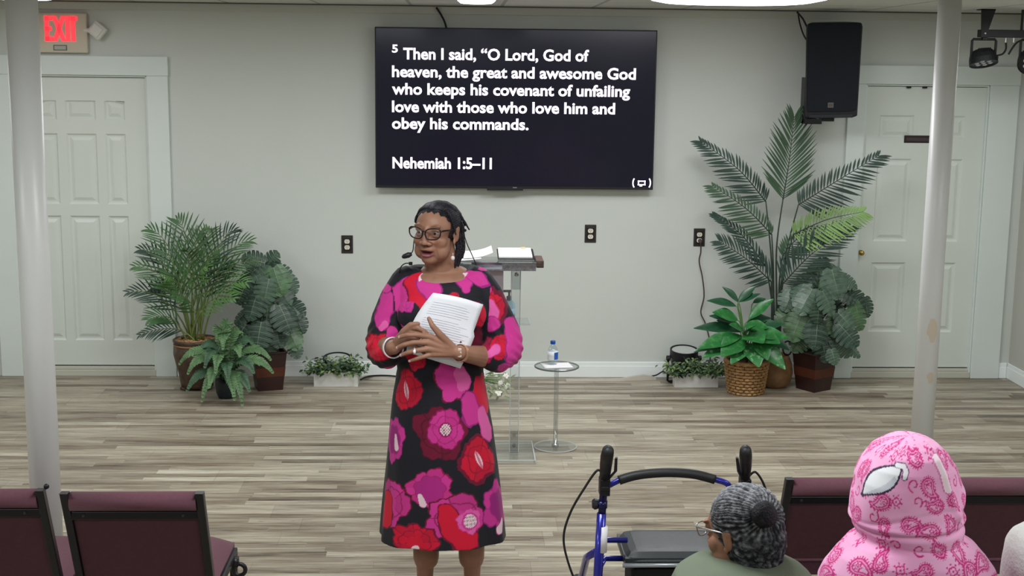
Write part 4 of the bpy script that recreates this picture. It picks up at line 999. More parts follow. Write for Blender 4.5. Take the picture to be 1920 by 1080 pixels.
# ================================================================== LECTERN, SIDE TABLE
M_acr = clear('clear_acrylic', (.955, .968, .972, 1), .06, .07)
M_edge = mat('acrylic_edge', (204, 212, 214), .25, spec=.6)
def edged(mb, a, b_, r=.0022):
    """the bright polished edges of a clear slab"""
    a = Vector(a); b_ = Vector(b_)
    for ax in range(3):
        o1, o2 = [k for k in range(3) if k != ax]
        for s1 in (0, 1):
            for s2 in (0, 1):
                p = Vector(a); q = Vector(a); q[ax] = b_[ax]
                for v in (p, q): v[o1] = (a, b_)[s1][o1]; v[o2] = (a, b_)[s2][o2]
                mb.tube([p, q], r, 5, 1)
    return mb
M_frost = mat('frosted_acrylic', (188, 178, 190), .35, spec=.5, alpha=.92)
M_paper = mat('white_paper', (240, 238, 240), .6)
M_chrome = mat('chrome', (210, 212, 215), .12, metal=1.0)
def lectern():
    Y = 7.18; a = P(820, 880, Y); b_ = P(1000, 880, Y); x0, x1 = a.x, b_.x; cx = (x0 + x1) / 2
    t = thing('lectern', 'clear acrylic lectern standing behind the woman', 'lectern', (cx, Y, 0))
    obj(edged(MB().box2((x0, Y - .19, .003), (x1, Y + .19, .022)), (x0, Y - .19, .005), (x1, Y + .19, .021)), 'base', [M_acr, M_edge], t)
    top = 1.085
    for px in (965, None):
        x = P(965, 700, Y).x; x = x if px else 2 * cx - x
        po = obj(edged(MB().box2((x - .026, Y - .03, .022), (x + .026, Y + .012, top)), (x - .025, Y - .029, .024), (x + .025, Y + .011, top), .0018), 'post', [M_acr, M_edge], t)
        m = MB()
        for z in (.06, .12):
            m.lathe((x, Y - .032, z), [(.011, 0), (.011, .004), (.008, .007), (0, .008)], 14, axis=(0, -1, 0))
        m.box2((x - .022, Y - .05, .022), (x + .022, Y - .03, .15)); obj(m, 'foot_bracket', clear('clear_bracket', (.80, .82, .83, 1), .12, .12), po, bevel=.003)
        m = MB(); m.box2((x - .022, Y - .075, top - .13), (x + .022, Y - .03, top - .01)); br = obj(m, 'top_bracket', clear('clear_bracket', (.80, .82, .83, 1), .12, .12), po, bevel=.003)
        obj(MB().lathe((x, Y - .077, top - .045), [(.012, 0), (.012, .004), (0, .006)], 14, axis=(0, -1, 0)), 'bolt', M_chrome, br)
    pxr = P(943, 560, Y).x
    obj(MB().box2((2 * cx - pxr - .03, Y - .045, .56), (pxr, Y - .035, top - .0)), 'front_panel', M_frost, t, bevel=.002)
    xl, xr = P(806, 480, Y).x, P(1012, 480, Y).x
    R = Matrix.Rotation(math.radians(-3.5), 3, 'X'); c = Vector(((xl + xr) / 2, Y - .01, top + .018))
    obj(MB().box(c, (xr - xl, .40, .018), R), 'top_shelf', clear('clear_shelf', (.84, .86, .88, 1), .08, .10), t, bevel=.004)
    m = MB(); m.box(c + R @ Vector((0, -.2, .012)), (xr - xl - .02, .012, .03), R); obj(m, 'book_ledge', M_acr, t, bevel=.003)
    # tray under the top, seen edge-on with grey patterned front
    ty = Y - .19; z1 = P(950, 487, ty).z; z0 = P(950, 510, ty).z
    m = MB(); m.box2((P(885, 495, ty).x, ty + .04, z0), (P(1006, 495, ty).x, ty + .30, z0 + .008)); m.box2((P(942, 495, ty).x, ty + .036, z0), (P(1006, 495, ty).x, ty + .046, z1 - .02))
    obj(m, 'under_tray', mat('grey_patterned_tray', (142, 140, 146), .5, var=.3, vscale=60), t)
    m = MB(); m.box2((P(1007, 495, ty).x, ty + .05, z0 + .015), (P(1021, 490, ty).x, ty + .25, z1 - .012)); obj(m, 'tray_end', mat('brown_tray_end', (92, 72, 66), .5), t, bevel=.003)
    sh = P(960, 606, Y).z
    obj(edged(MB().box2((x0 + .03, Y + .0, sh - .012), (x1 - .03, Y + .17, sh)), (x0 + .03, Y, sh - .011), (x1 - .03, Y + .17, sh - .001), .0012), 'inner_shelf', [M_acr, M_edge], t)
    return cx, Y, c, R, sh, x0, x1
lcx, LY, lc, lR, lsh, lx0, lx1 = lectern()
def on_top(u, v, h): return lc + lR @ Vector((u, v, .009 + h))
# black folder with pages
x = P(968, 470, LY).x - lc.x
t = thing('folder', 'open black folder of white pages on the right side of the lectern', 'folder', on_top(x, .05, 0))
R2 = lR @ Matrix.Rotation(math.radians(9), 3, 'X')
def onf(u, v, h): return on_top(x, -.02, .0) + R2 @ Vector((u, v, h))
obj(MB().box(onf(0, .11, .006), (.205, .235, .008), R2), 'cover', M_black, t, bevel=.003)
obj(MB().box(onf(-.004, .106, .014), (.185, .215, .010), R2), 'pages', M_paper, t, bevel=.001)
obj(MB().box(onf(.045, .205, .021), (.026, .02, .003), R2), 'page_marker', mat('tan_marker', (214, 186, 130), .6), t)
def sheet(name, label, c, R, w, h, bend=.0, group=None, parent=None, m=None):
    rows = []
    for i in range(9):
        v = -.5 + i / 8
        rows.append([c + R @ Vector((u * w, v * h, bend * (u * u * 4 - .0) + bend * .6 * v)) for u in [-.5 + j / 8 for j in range(9)]])
    o = obj(MB().grid(rows), name, m or M_paper, parent, smooth=True, solid=.0012)
    if parent is None: tag(o, label, 'paper', group)
    return o
u1 = P(895, 476, LY).x - lc.x
sheet('paper_sheet', 'white paper fanned up on the lectern left of the black folder', on_top(u1, .03, .03), lR @ Matrix.Rotation(math.radians(-10), 3, 'Y') @ Matrix.Rotation(math.radians(4), 3, 'X'), .17, .22, .012, 'papers on the lectern')
sheet('paper_sheet', 'white paper lying flat on the lectern behind the woman\'s head', on_top(u1 - .08, -.03, .006), lR @ Matrix.Rotation(math.radians(-4), 3, 'Y'), .2, .2, .004, 'papers on the lectern')
# pump bottle on the inner shelf
bx_ = P(955, 590, LY).x
t = thing('pump_bottle', 'pale blue pump bottle on the lectern shelf beside the woman', 'bottle', (bx_, LY + .06, lsh))
c = (bx_, LY + .06, lsh)
obj(MB().lathe(c, [(0, 0), (.030, 0), (.034, .006), (.034, .085), (.030, .105), (.014, .120), (.0, .12)], 28), 'body', mat('blue_bottle', (176, 214, 232), .2), t, smooth=True)
obj(MB().lathe(c, [(.0345, .025), (.0348, .025), (.0348, .075), (.0345, .075)], 28), 'wrap_label', mat('bottle_label_blue', (176, 216, 236), .4), t, smooth=True)
m = MB().lathe(c, [(.015, .118), (.015, .142), (.006, .144), (.006, .165), (0, .166)], 18); m.box((bx_ - .012, LY + .06, lsh + .171), (.05, .018, .012)); obj(m, 'pump_head', mat('grey_pump', (126, 128, 132), .4), t, bevel=.002)

# bunch of white flowers low behind the lectern
def flowers():
    Y = 8.30; R = random.Random(21); c = P(915, 716, Y); vx = P(893, 740, Y).x
    t = thing('flower_arrangement', 'white flower arrangement in a low vase behind the lectern', 'flowers', (vx, Y, 0))
    obj(MB().lathe((vx, Y, 0), [(0, 0), (.045, 0), (.055, .04), (.052, .10), (.04, .12), (.034, .118), (.045, .06), (0, .02)], 24), 'vase', mat('white_vase', (224, 224, 220), .25), t, smooth=True)
    st = MB()
    pm = mat('white_petal', (238, 236, 228), .55, var=.05); lm = mat('pale_flower_leaf', (150, 164, 132), .55, var=.3, vscale=30)
    for i in range(30):
        px = R.uniform(884, 958); py = R.uniform(698, 738) if px < 945 else R.uniform(700, 728)
        p = P(px, py, Y + R.uniform(-.07, .07)); st.tube(bez((vx, Y, .11), (vx, Y, .2), p + Vector((0, .0, .02)), p, 6), .0022, 5)
        m = MB(); up = Vector((R.uniform(-.6, .6), -1, R.uniform(-.1, .8))).normalized(); e1 = up.orthogonal().normalized(); e2 = up.cross(e1); k = R.uniform(.016, .024)
        for q in range(6):
            a = 2 * math.pi * q / 6 + R.random(); d = e1 * math.cos(a) + e2 * math.sin(a) + up * .35
            blade(m, p, d, up, k, k * .8, .35, .3, 4)
        m.ell(p + up * .003, .004, None, 6, 4)
        obj(m, 'flower', pm, t, smooth=True)
    l = MB()
    for i in range(46):
        p = P(R.uniform(886, 958), R.uniform(700, 744), Y + R.uniform(-.08, .08)); blade(l, p, (R.uniform(-1, 1), -.4, R.uniform(-1, .8)), (0, -1, .4), R.uniform(.03, .055), R.uniform(.012, .02), .4, .3, 4)
    f = obj(l, 'foliage', lm, t); f['kind'] = 'stuff'
    obj(st, 'stems', mat('light_stem', (96, 132, 76), .5), t)
flowers()

def side_table():
    Y = 7.31; a = P(1003, 685, Y); b_ = P(1084.5, 685, Y); cx = (a.x + b_.x) / 2; r = (b_.x - a.x) / 2; z = a.z
    t = thing('side_table', 'small round clear side table right of the lectern', 'table', (cx, Y, 0))
    obj(MB().lathe((cx, Y, 0), [(0, .003), (r * .97, .003), (r * .985, .005), (r * .97, .011), (0, .012)], 48).tube([(cx + r * .98 * math.cos(2 * math.pi * k / 48), Y + r * .98 * math.sin(2 * math.pi * k / 48), .008) for k in range(48)], .0022, 6, 1, closed=True), 'base', [M_acr, M_edge], t)
    obj(MB().lathe((cx, Y, .010), [(0, 0), (.020, 0), (.020, .01), (.013, .016), (.013, z - .03), (.022, z - .024), (.022, z - .02), (0, z - .02)], 24), 'stem', clear('clear_stem', (.80, .83, .84, 1), .1, .22), t, smooth=True)
    obj(MB().lathe((cx, Y, z - .012), [(0, 0), (r - .006, 0), (r, .003), (r, .010), (r - .003, .013), (0, .013)], 48), 'top', clear('clear_table_top', (.80, .84, .84, 1), .06, .10), t)
    obj(MB().tube([(cx + r * math.cos(2 * math.pi * k / 48), Y + r * math.sin(2 * math.pi * k / 48), z - .005) for k in range(48)], .005, 6, closed=True), 'rim', mat('grey_rim', (120, 124, 124), .25, metal=.5), t, smooth=True)
    return cx, Y, z + .002
tx, TY, tz = side_table()
sheet('paper_napkin', 'white paper lying on the side table under the bottle', Vector((tx - .0, TY - .01, tz + .001)), Matrix.Rotation(math.radians(8), 3, 'Z'), .165, .13, .0)
q = P(1037, 660, TY); bx_ = q.x
t = thing('water_bottle', 'clear water bottle with blue cap on the side table', 'bottle', (bx_, TY + .02, tz + .002))
c = (bx_, TY + .02, tz + .002)
mcl = clear('clear_bottle', (.88, .93, .95, 1), .06, .08)
obj(MB().lathe(c, [(0, 0), (.024, 0), (.028, .005), (.027, .02), (.029, .03), (.027, .045), (.029, .075), (.026, .09), (.018, .104), (.0115, .113), (.0115, .120), (0, .12)], 28), 'body', mcl, t, smooth=True)
ml = mat('water_label', (232, 236, 240), .4)
obj(MB().lathe(c, [(.0295, .028), (.0302, .028), (.0302, .074), (.0295, .074)], 28), 'wrap_label', ml, t, smooth=True)
m = MB(); rows = []
for z in (.03, .072): rows.append([(c[0] + .0306 * math.cos(a), c[1] + .0306 * math.sin(a), c[2] + z) for a in [math.radians(k) for k in range(-78, 20, 12)]])
obj(m.grid(rows), 'blue_label_patch', mat('label_blue', (36, 88, 176), .4), t, smooth=True)
obj(MB().lathe(c, [(.0145, .117), (.0148, .119), (.0148, .134), (.013, .136), (0, .136)], 22), 'cap', mat('blue_cap', (26, 80, 176), .35), t)

# ================================================================== CHAIRS
M_burg = mat('burgundy_fabric', (100, 62, 75), .85, var=.06, vscale=90, bump=.15, bscale=500, sheen=.05)
M_burgd = mat('burgundy_back_cloth', (82, 50, 60), .9, var=.05, vscale=60, bump=.1, bscale=500)
M_frame = mat('black_chair_frame', (28, 27, 32), .32, metal=.2)
def chair(label, x0, x1, Yt, zt):
    """stacking chair seen from behind, facing the stage: x0..x1 outer frame, back top at depth Yt"""
    lean = .40
    cx = (x0 + x1) / 2
    t = thing('stacking_chair', label, 'chair', (cx, Yt + .3, 0), 'burgundy stacking chairs in the front rows')
    zs = .43
    def Yb(z): return Yt + lean * (zt - z)
    k = .013
    sd = []
    for s, x in ((-1, x0 + k), (1, x1 - k)):
        m = MB()
        pts = [(zt, 0), (.46, 0), (.30, -.02), (0.0, -.22)]
        rows = []
        for z, dy in pts:
            y = Yb(max(z, .40)) + (dy if z < .4 else 0)
            rows.append([(x - k, y - .016, z), (x + k, y - .016, z), (x + k, y + .016, z), (x - k, y + .016, z)])
        m.grid(rows, wrap=True); m.add(rows[0], [(0, 1, 2, 3)]); m.add(rows[-1], [(3, 2, 1, 0)])
        obj(m, 'rear_leg', M_frame, t, bevel=.004)
        m = MB(); yf = Yb(.42) + .40
        m.box2((x - k, Yb(.42), zs - .045), (x + k, yf + .03, zs - .015)); m.box2((x - k, yf, 0.0), (x + k, yf + .03, zs - .03)); fl = obj(m, 'front_leg', M_frame, t, bevel=.005)
    m = MB(); z = zt - .085; m.box2((x0 + .02, Yb(z) - .013, z - .014), (x1 - .02, Yb(z) + .010, z + .016))
    cb = obj(m, 'cross_bar', M_frame, t, bevel=.004)
    sc = MB()
    for u in (.14, .84): sc.lathe((x0 + (x1 - x0) * u, Yb(z) - .013, z + .001), [(.005, 0), (.005, .002), (0, .003)], 10, axis=(0, -1, 0))
    obj(sc, 'screws', mat('dull_screw', (70, 68, 72), .4, metal=.6), cb)
    # padded back: cushion in front, cloth panel behind, roll over the top
    m = MB(); rows = []
    for i in range(15):
        z = zt - .012 - (zt - .50) * i / 14; y = Yb(z); e = .010
        top = .016 * (1 - i / 2) if i < 2 else 0
        rows.append([(x0 + .028, y + .004 + e, z), (x0 + .03, y + .045 - top, z), (x1 - .03, y + .045 - top, z), (x1 - .028, y + .004 + e, z)])
    m.grid(rows); n = [(x0 + .028, Yb(r[0][2]) - .004, r[0][2]) for r in rows]; n2 = [(x1 - .028, Yb(r[0][2]) - .004, r[0][2]) for r in rows]
    m.grid([[a, b] for a, b in zip(n2, n)]); m.grid([n, [r[0] for r in rows]]); m.grid([[r[3] for r in rows], n2]); m.add([n[0], rows[0][0], rows[0][1], rows[0][2], rows[0][3], n2[0]], [(0, 1, 2, 3, 4, 5)])
    bk = obj(m, 'backrest', M_burgd, t)
    m = MB(); m.tube([(x0 + .026, Yb(zt - .035) + .006, zt - .035), (x1 - .026, Yb(zt - .035) + .006, zt - .035)], .031, 20, flat=1.0); obj(m, 'top_roll', M_burg, bk, smooth=True)
    m = MB(); rows = []
    for i in range(13):
        u = -1 + 2 * i / 12; r = []
        for j in range(13):
            v = j / 12; xx = cx + u * (x1 - x0) / 2 * .97 * (1 - .03 * v); yy = Yb(.46) + .02 + v * .43
            h = zs + .055 * (1 - abs(u) ** 6) * (1 - abs(2 * v - 1) ** 7) - .0
            r.append((xx, yy, h))
        rows.append(r)
    m.grid(rows); m.box2((x0 + .012, Yb(.46) + .02, zs - .015), (x1 - .012, Yb(.46) + .45, zs + .002)); obj(m, 'seat', M_burg, t, smooth=True)
    m = MB(); yf = Yb(.42) + .36; xx = x1 + .016
    m.tube([(xx + .022 * math.cos(a), yf + .0, zs - .075 + .022 * math.sin(a)) for a in [2 * math.pi * q / 16 for q in range(16)]], .008, 8, closed=True); m.box2((x1 - .01, yf - .015, zs - .06), (x1 + .014, yf + .015, zs - .03)); obj(m, 'ganging_hook', M_frame, t, smooth=True)
    return t
YC = 4.04
def chair_px(label, pl, pr, py, zt=.85):
    s = None; Y = YC
    a = P(pl, py, YC); 
    return a
a = P(113, 925, YC); b_ = P(382, 922, YC)
chair('burgundy chair at the lower left, second from the left edge', a.x, b_.x, YC, (a.z + b_.z) / 2)
w = b_.x - a.x
e = P(83, 918, YC)
chair('burgundy chair cut off by the left edge of the photo', e.x - w, e.x, YC, e.z)
knob = MB().ell(P(87, 912, YC + .02), .009, None, 12, 8); kn = P(84, 917, YC + .02); knob.tube([P(87, 912, YC + .02), kn], .005, 8)
Y2 = 4.18; a = P(1473, 897, Y2)
chair('burgundy chair between the grey haired person and the pink hood', a.x, a.x + w, Y2, a.z)
chair('burgundy chair at the right edge beyond the pink hood', a.x + w + .03, a.x + 2 * w + .03, Y2, a.z + .0)
kc = [o for o in COL.objects if o.name.startswith('stacking_chair') and 'cut off' in o.get('label', '')][0]
obj(knob, 'stacking_knob', M_frame, kc, smooth=True)

# ================================================================== ROLLATOR
M_blue = mat('blue_metal', (44, 48, 156), .22, metal=.45, coat=.5)
M_grip = mat('black_grip', (28, 29, 32), .5)
def rollator():
    Y = 4.36
    hl = P(1138, 862, Y); hr = P(1400, 862, Y)
    t = thing('rollator', 'blue rollator walker with black seat beside the grey haired person', 'walker', ((hl.x + hr.x) / 2, Y + .15, 0))
    for s, h, top, bot in ((-1, hl, P(1133, 905, Y), P(1121, 1080, Y)), (1, hr, P(1396, 905, Y), P(1412, 1080, Y))):
        zt = top.z
        # upright: outer tube then the inner handle tube
        foot = Vector((bot.x + s * .01, Y + .02, .10))
        m = MB(); q = P(1128 if s < 0 else 1404, 962, Y)
        m.tube([q, Vector((bot.x, Y, bot.z)), foot], .0165, 16); up = obj(m, 'upright', M_blue, t, smooth=True)
        st = MB(); sa = P(1131.5 if s < 0 else 1403, 986, Y); sb = P(1129.5 if s < 0 else 1405, 1034, Y); st.tube([sa + Vector((0, -.004, 0)), sb + Vector((0, -.004, 0))], .0150, 16); obj(st, 'white_sticker', mat('sticker_white', (232, 232, 238), .4), up, smooth=True)
        m = MB(); m.tube([top, q + Vector((0, 0, -.03))], .0135, 14); m.tube([q + Vector((0, 0, .02)), q + Vector((0, 0, .045))], .0195, 14); obj(m, 'handle_tube', mat('dark_blue_metal', (36, 36, 84), .25, metal=.5), t, smooth=True)
        # hand grip pointing back to the user and brake housing
        g = MB(); tip = P(1140 if s < 0 else 1398, 846, Y - .14); mid = P(1136 if s < 0 else 1398, 872, Y - .04)
        g.tube([top + Vector((0, 0, -.0)), mid, (mid + tip) / 2 + Vector((0, 0, .006)), tip, tip + Vector((0, -.012, .002))], [.017, .021, .022, .020, .008], 16, flat=1.1); gr = obj(g, 'hand_grip', M_grip, t, smooth=True)
        b = MB(); b.box2((top.x - .018, Y - .03, top.z - .04), (top.x + .018, Y + .02, top.z + .02)); b.box2((top.x - .014, Y - .035, top.z - .018), (top.x + .014, Y - .028, top.z - .004)); obj(b, 'brake_housing', M_black, t, bevel=.005)
        lv = MB(); lp = P(1155 if s < 0 else 1385, 866, Y - .12); lv.tube([top + Vector((s * -.012, -.02, .02)), mid + Vector((-s * .03, -.03, -.012)), tip + Vector((-s * .028, .0, -.022))], [.006, .006, .005], 8, flat=.6); obj(lv, 'brake_lever', M_black, gr)
        kn = MB(); kq = P(1121 if s < 0 else 1413, 945, Y); kn.lathe(kq, [(.0, 0), (.018, .002), (.02, .012), (.014, .02), (0, .02)], 12, axis=(s, 0, 0)); obj(kn, 'height_knob', M_black, t)
        # wheels
        for yy, r in ((Y + .02, .10), (Y + .52, .10)):
            w_ = MB(); wx = bot.x + s * .02
            w_.tube([(wx, yy + (r - .014) * math.cos(2 * math.pi * k / 28), r + (r - .014) * math.sin(2 * math.pi * k / 28)) for k in range(28)], .014, 8, closed=True)
            w_.lathe((wx - .012, yy, r), [(0, 0), (.03, 0), (.03, .024), (0, .024)], 14, axis=(1, 0, 0))
            for k in range(5):
                a = 2 * math.pi * k / 5; w_.tube([(wx, yy, r), (wx, yy + (r - .02) * math.cos(a), r + (r - .02) * math.sin(a))], .007, 6)
            obj(w_, 'wheel', M_grip, t, smooth=True)
        m = MB(); m.tube([Vector((bot.x, Y, .50)), Vector((bot.x + s * .01, Y + .30, .36)), Vector((bot.x + s * .02, Y + .52, .12))], .014, 12); obj(m, 'front_leg', M_blue, t, smooth=True)
    # back bar
    Yb_ = Y + .03
    bar = spline([P(1142, 910, Yb_), P(1165, 899, Yb_), P(1200, 890, Yb_), P(1250, 886, Yb_), P(1300, 889, Yb_), P(1340, 899, Yb_), P(1362, 906, Yb_), P(1372, 917, Yb_), P(1394, 925, Yb_)], 6)
    obj(MB().tube(bar, .0105, 12), 'back_bar', M_blue, t, smooth=True)
    pad = [p for p in bar if P(1158, 900, Yb_).x < p.x < P(1343, 900, Yb_).x]
    obj(MB().tube(pad, .0165, 16), 'back_pad', M_grip, t, smooth=True)
    # seat and side rails
    za = P(1240, 1008, Y + .2).z; xa = P(1167, 1020, Y + .08).x; xb = hr.x - .03
    m = MB(); rows = []
    for i in range(17):
        u = -1 + i / 8; r = []
        for j in range(13):
            v = -1 + j / 6
            r.append(((xa + xb) / 2 + u * (xb - xa) / 2 * (1 - .04 * abs(v) ** 6), Y + .15 + v * .13 * (1 - .10 * abs(u) ** 8), za + .012 * (1 - abs(u) ** 8) * (1 - abs(v) ** 8) - .022 * max(abs(u) ** 14, abs(v) ** 14)))
        rows.append(r)
    m.grid(rows); m.box2((xa + .004, Y + .024, za - .045), (xb - .004, Y + .276, za - .012)); obj(m, 'seat', mat('black_vinyl', (42, 48, 52), .33, bump=.15, bscale=400), t, smooth=False)
    m = MB(); m.tube([(xa - .005, Y + .016, za - .034), (xb + .005, Y + .016, za - .034)], .008, 10); obj(m, 'seat_edge', mat('grey_seat_edge', (150, 156, 160), .3, metal=.4), t, smooth=True)
    for py in (1022, 1057):
        m = MB(); z = P(1150, py, Y + .05).z; m.tube([(P(1126, py, Y).x, Y + .02, z), (P(1140, py, Y).x, Y + .10, z), (xa + .02, Y + .10, z)], .0105, 12); obj(m, 'cross_rail', M_blue, t, smooth=True); m = MB(); m.tube([(P(1406, py, Y).x, Y + .02, z), (P(1392, py, Y).x, Y + .10, z), (xb - .02, Y + .10, z)], .0105, 12)
        obj(m, 'cross_rail', M_blue, t, smooth=True)
    bg = MB(); bg.box2((xa + .03, Y + .03, za - .27), (xb - .02, Y + .24, za - .05)); obj(bg, 'pouch', mat('black_pouch', (26, 26, 28), .8), t, bevel=.02)
    cb = MB().tube(spline([P(1131, 893, Y), P(1120, 882, Y), P(1096, 915, Y), P(1070, 960, Y), P(1057, 1005, Y), P(1064, 1050, Y), P(1085, 1100, Y), Vector((P(1122, 1100, Y).x, Y, .3))], 8), .0042, 8)
    obj(cb, 'brake_cable', M_wire, t, smooth=True)
    cb = MB().tube(spline([P(1404, 893, Y), P(1418, 886, Y), P(1436, 920, Y), P(1440, 980, Y), P(1425, 1060, Y), Vector((P(1414, 1100, Y).x, Y, .3))], 8), .0042, 8)
    obj(cb, 'brake_cable', M_wire, t, smooth=True)
rollator()

# ================================================================== PEOPLE
M_skin = vmat('skin', .48, bump=.06, bscale=350, sss=.02, spec=.4)
M_eye = mat('eye_white', (176, 164, 156), .25); M_iris = mat('dark_iris', (30, 20, 16), .1)
def sm(x, a, b): 
    t = np.clip((x - a) / (b - a), 0, 1); return t * t * (3 - 2 * t)
def vnoise(a, scale, seed=0):
    return np.array([noise.noise((p[0] * scale + seed, p[1] * scale, p[2] * scale)) for p in a])
def soften(o, h, it):
    """even out the skin of the head only"""
    a = h.local(coords(o)); sel = np.nonzero((np.abs(a[:, 0]) < .073) & (np.abs(a[:, 1]) < .16) & (a[:, 2] > -.13) & (a[:, 2] < .16))[0]
    bm = bmesh.new(); bm.from_mesh(o.data); bm.verts.ensure_lookup_table(); vs = [bm.verts[i] for i in sel]
    for _ in range(it): bmesh.ops.smooth_vert(bm, verts=vs, factor=.5, use_axis_x=True, use_axis_y=True, use_axis_z=True)
    bm.to_mesh(o.data); bm.free()
class Head:
    def __init__(self, c, yaw_dir, pitch=0.0, roll=0.0, k=1.0):
        f = Vector((yaw_dir[0], yaw_dir[1], 0)).normalized(); x = Vector((-f.y, f.x, 0)); z = Vector((0, 0, 1))
        R = Matrix((x, f, z)).transposed()
        self.R = R @ Matrix.Rotation(pitch, 3, 'X') @ Matrix.Rotation(roll, 3, 'Y'); self.c = Vector(c); self.k = k
    def w(self, x, f, z): return self.c + self.R @ Vector((x * self.k, f * self.k, z * self.k))
    def local(self, a):
        Rn = np.array(self.R); return ((a - np.array(self.c)) @ Rn) / self.k
    def e(self, mb, p, r, rot=None, n=22, m=14):
        R = self.R @ rot if rot is not None else self.R
        mb.ell(self.w(*p), [q * self.k for q in r], R, n, m)
    def shapes(self, mb, hair_flat=False):
        E = self.e
        E(mb, (0, -.008, .028), (.076, .097, .080 if not hair_flat else .076), n=32, m=20)
        E(mb, (0, .022, -.040), (.065, .066, .084), n=28, m=18)
        E(mb, (0, .024, -.060), (.0665, .060, .058), n=28, m=18); E(mb, (0, .060, -.094), (.032, .026, .024)); E(mb, (0, .035, -.085), (.052, .042, .032))
        for s in (-1, 1):
            E(mb, (s * .039, .052, -.028), (.029, .027, .028)); E(mb, (s * .039, .040, -.066), (.030, .034, .036)); E(mb, (s * .034, .079, .0185), (.0185, .0105, .0085)); E(mb, (s * .034, .077, -.001), (.0175, .010, .0068))
            E(mb, (s * .034, .080, .034), (.024, .009, .007)); E(mb, (s * .0155, .094, -.031), (.0115, .012, .0095))
            er = Matrix.Rotation(s * math.radians(14), 3, 'Z') @ Matrix.Rotation(math.radians(-10), 3, 'X')
            E(mb, (s * .077, -.012, -.006), (.0075, .019, .031), er, 14, 10); E(mb, (s * .079, -.012, .010), (.006, .021, .016), er, 14, 10); E(mb, (s * .075, -.002, -.034), (.006, .009, .011), None, 12, 8)
        E(mb, (0, .088, .012), (.011, .012, .024)); E(mb, (0, .098, -.012), (.012, .014, .02)); E(mb, (0, .104, -.027), (.0135, .0135, .0115))
        E(mb, (0, .082, -.054), (.029, .014, .014)); E(mb, (0, .085, -.0575), (.027, .0125, .006)); E(mb, (0, .085, -.0775), (.023, .0125, .0075)); E(mb, (0, .072, -.07), (.030, .014, .018))
    def sculpt(self, a):
        """eye sockets, mouth line, nostrils pressed into the skin (a: room coordinates)"""
        L = self.local(a); d = np.zeros(len(a)); front = sm(L[:, 1], .03, .06)
        for s in (-1, 1):
            r2 = ((L[:, 0] - s * .033) / .017) ** 2 + ((L[:, 2] - .010) / .0095) ** 2
            d += -.0065 * np.exp(-r2) * front
            r2 = ((L[:, 0] - s * .0075) / .0045) ** 2 + ((L[:, 2] + .0395) / .0035) ** 2; d += -.007 * np.exp(-r2) * sm(L[:, 1], .085, .092)
        mz = -.067 + .06 * L[:, 0] ** 2 * 20
        d += -.010 * np.exp(-((L[:, 2] - mz) / .0042) ** 2) * np.exp(-(L[:, 0] / .021) ** 4) * sm(L[:, 1], .06, .08)
        d += -.0025 * np.exp(-(((np.abs(L[:, 0]) - .031 - .15 * (-.035 - L[:, 2])) / .004) ** 2)) * sm(-L[:, 2], .03, .045) * (1 - sm(-L[:, 2], .07, .085)) * front
        a = a + np.outer(d, np.array(self.R)[:, 1])
        return a, L
def skin_tint(L, base, lips=(112, 56, 62), seed=0.0, a=None, mouth=True):
    n = len(L); t = np.tile(np.array(base, float), (n, 1))
    def mix(m, c): t[:] = t * (1 - m[:, None]) + np.array(c, float) * m[:, None]
    if a is not None:
        v = vnoise(a[::1], 30, seed); t += np.outer(v, (9, 8, 7))
    near = (np.abs(L[:, 0]) < .2) & (np.abs(L[:, 2]) < .2)
    f = sm(L[:, 1], .055, .075) * near
    if mouth:
        mz = L[:, 2] + .067
        up = np.exp(-((L[:, 0] / .027) ** 4)) * sm(mz, -.016, -.012) * (1 - sm(mz, .010 - 1.0 * np.abs(L[:, 0]) * .2, .0135 - np.abs(L[:, 0]) * .2)) * f
        mix(up, lips)
        mix(np.exp(-(L[:, 0] / .016) ** 4) * np.exp(-((mz + .0105) / .004) ** 2) * f * .6, (196, 140, 150))
        mix(np.exp(-(L[:, 0] / .019) ** 4) * np.exp(-(mz / .0032) ** 2) * f, (48, 20, 22))
    for s in (-1, 1):
        mix(np.exp(-((L[:, 0] - s * .034 - 0) / .019) ** 4 - ((L[:, 2] - .036 + .25 * (np.abs(L[:, 0]) - .034) ** 2 * 60) / .0035) ** 2) * f * .5, (70, 48, 40))
        mix(np.exp(-((L[:, 0] - s * .033) / .019) ** 2 - ((L[:, 2] + .004) / .008) ** 2) * f * .25, (96, 62, 50))
        mix(np.exp(-(((L[:, 0] - s * .0075) / .004) ** 2 + ((L[:, 2] + .039) / .003) ** 2)) * f * .9, (44, 26, 22))
        mix(np.exp(-((L[:, 0] - s * .04) / .024) ** 2 - ((L[:, 2] + .03) / .022) ** 2) * f * .35, (170, 104, 82))
    return np.clip(t, 0, 255)
def eyes(h, root):
    for s in (-1, 1):
        m = MB(); h.e(m, (s * .033, .0705, .009), (.0118, .0118, .0118)); o = obj(m, 'eye', M_eye, root, smooth=True)
        m = MB(); h.e(m, (s * .033 - .001, .0818, .008), (.0052, .0012, .0052)); obj(m, 'iris', M_iris, o, smooth=True)
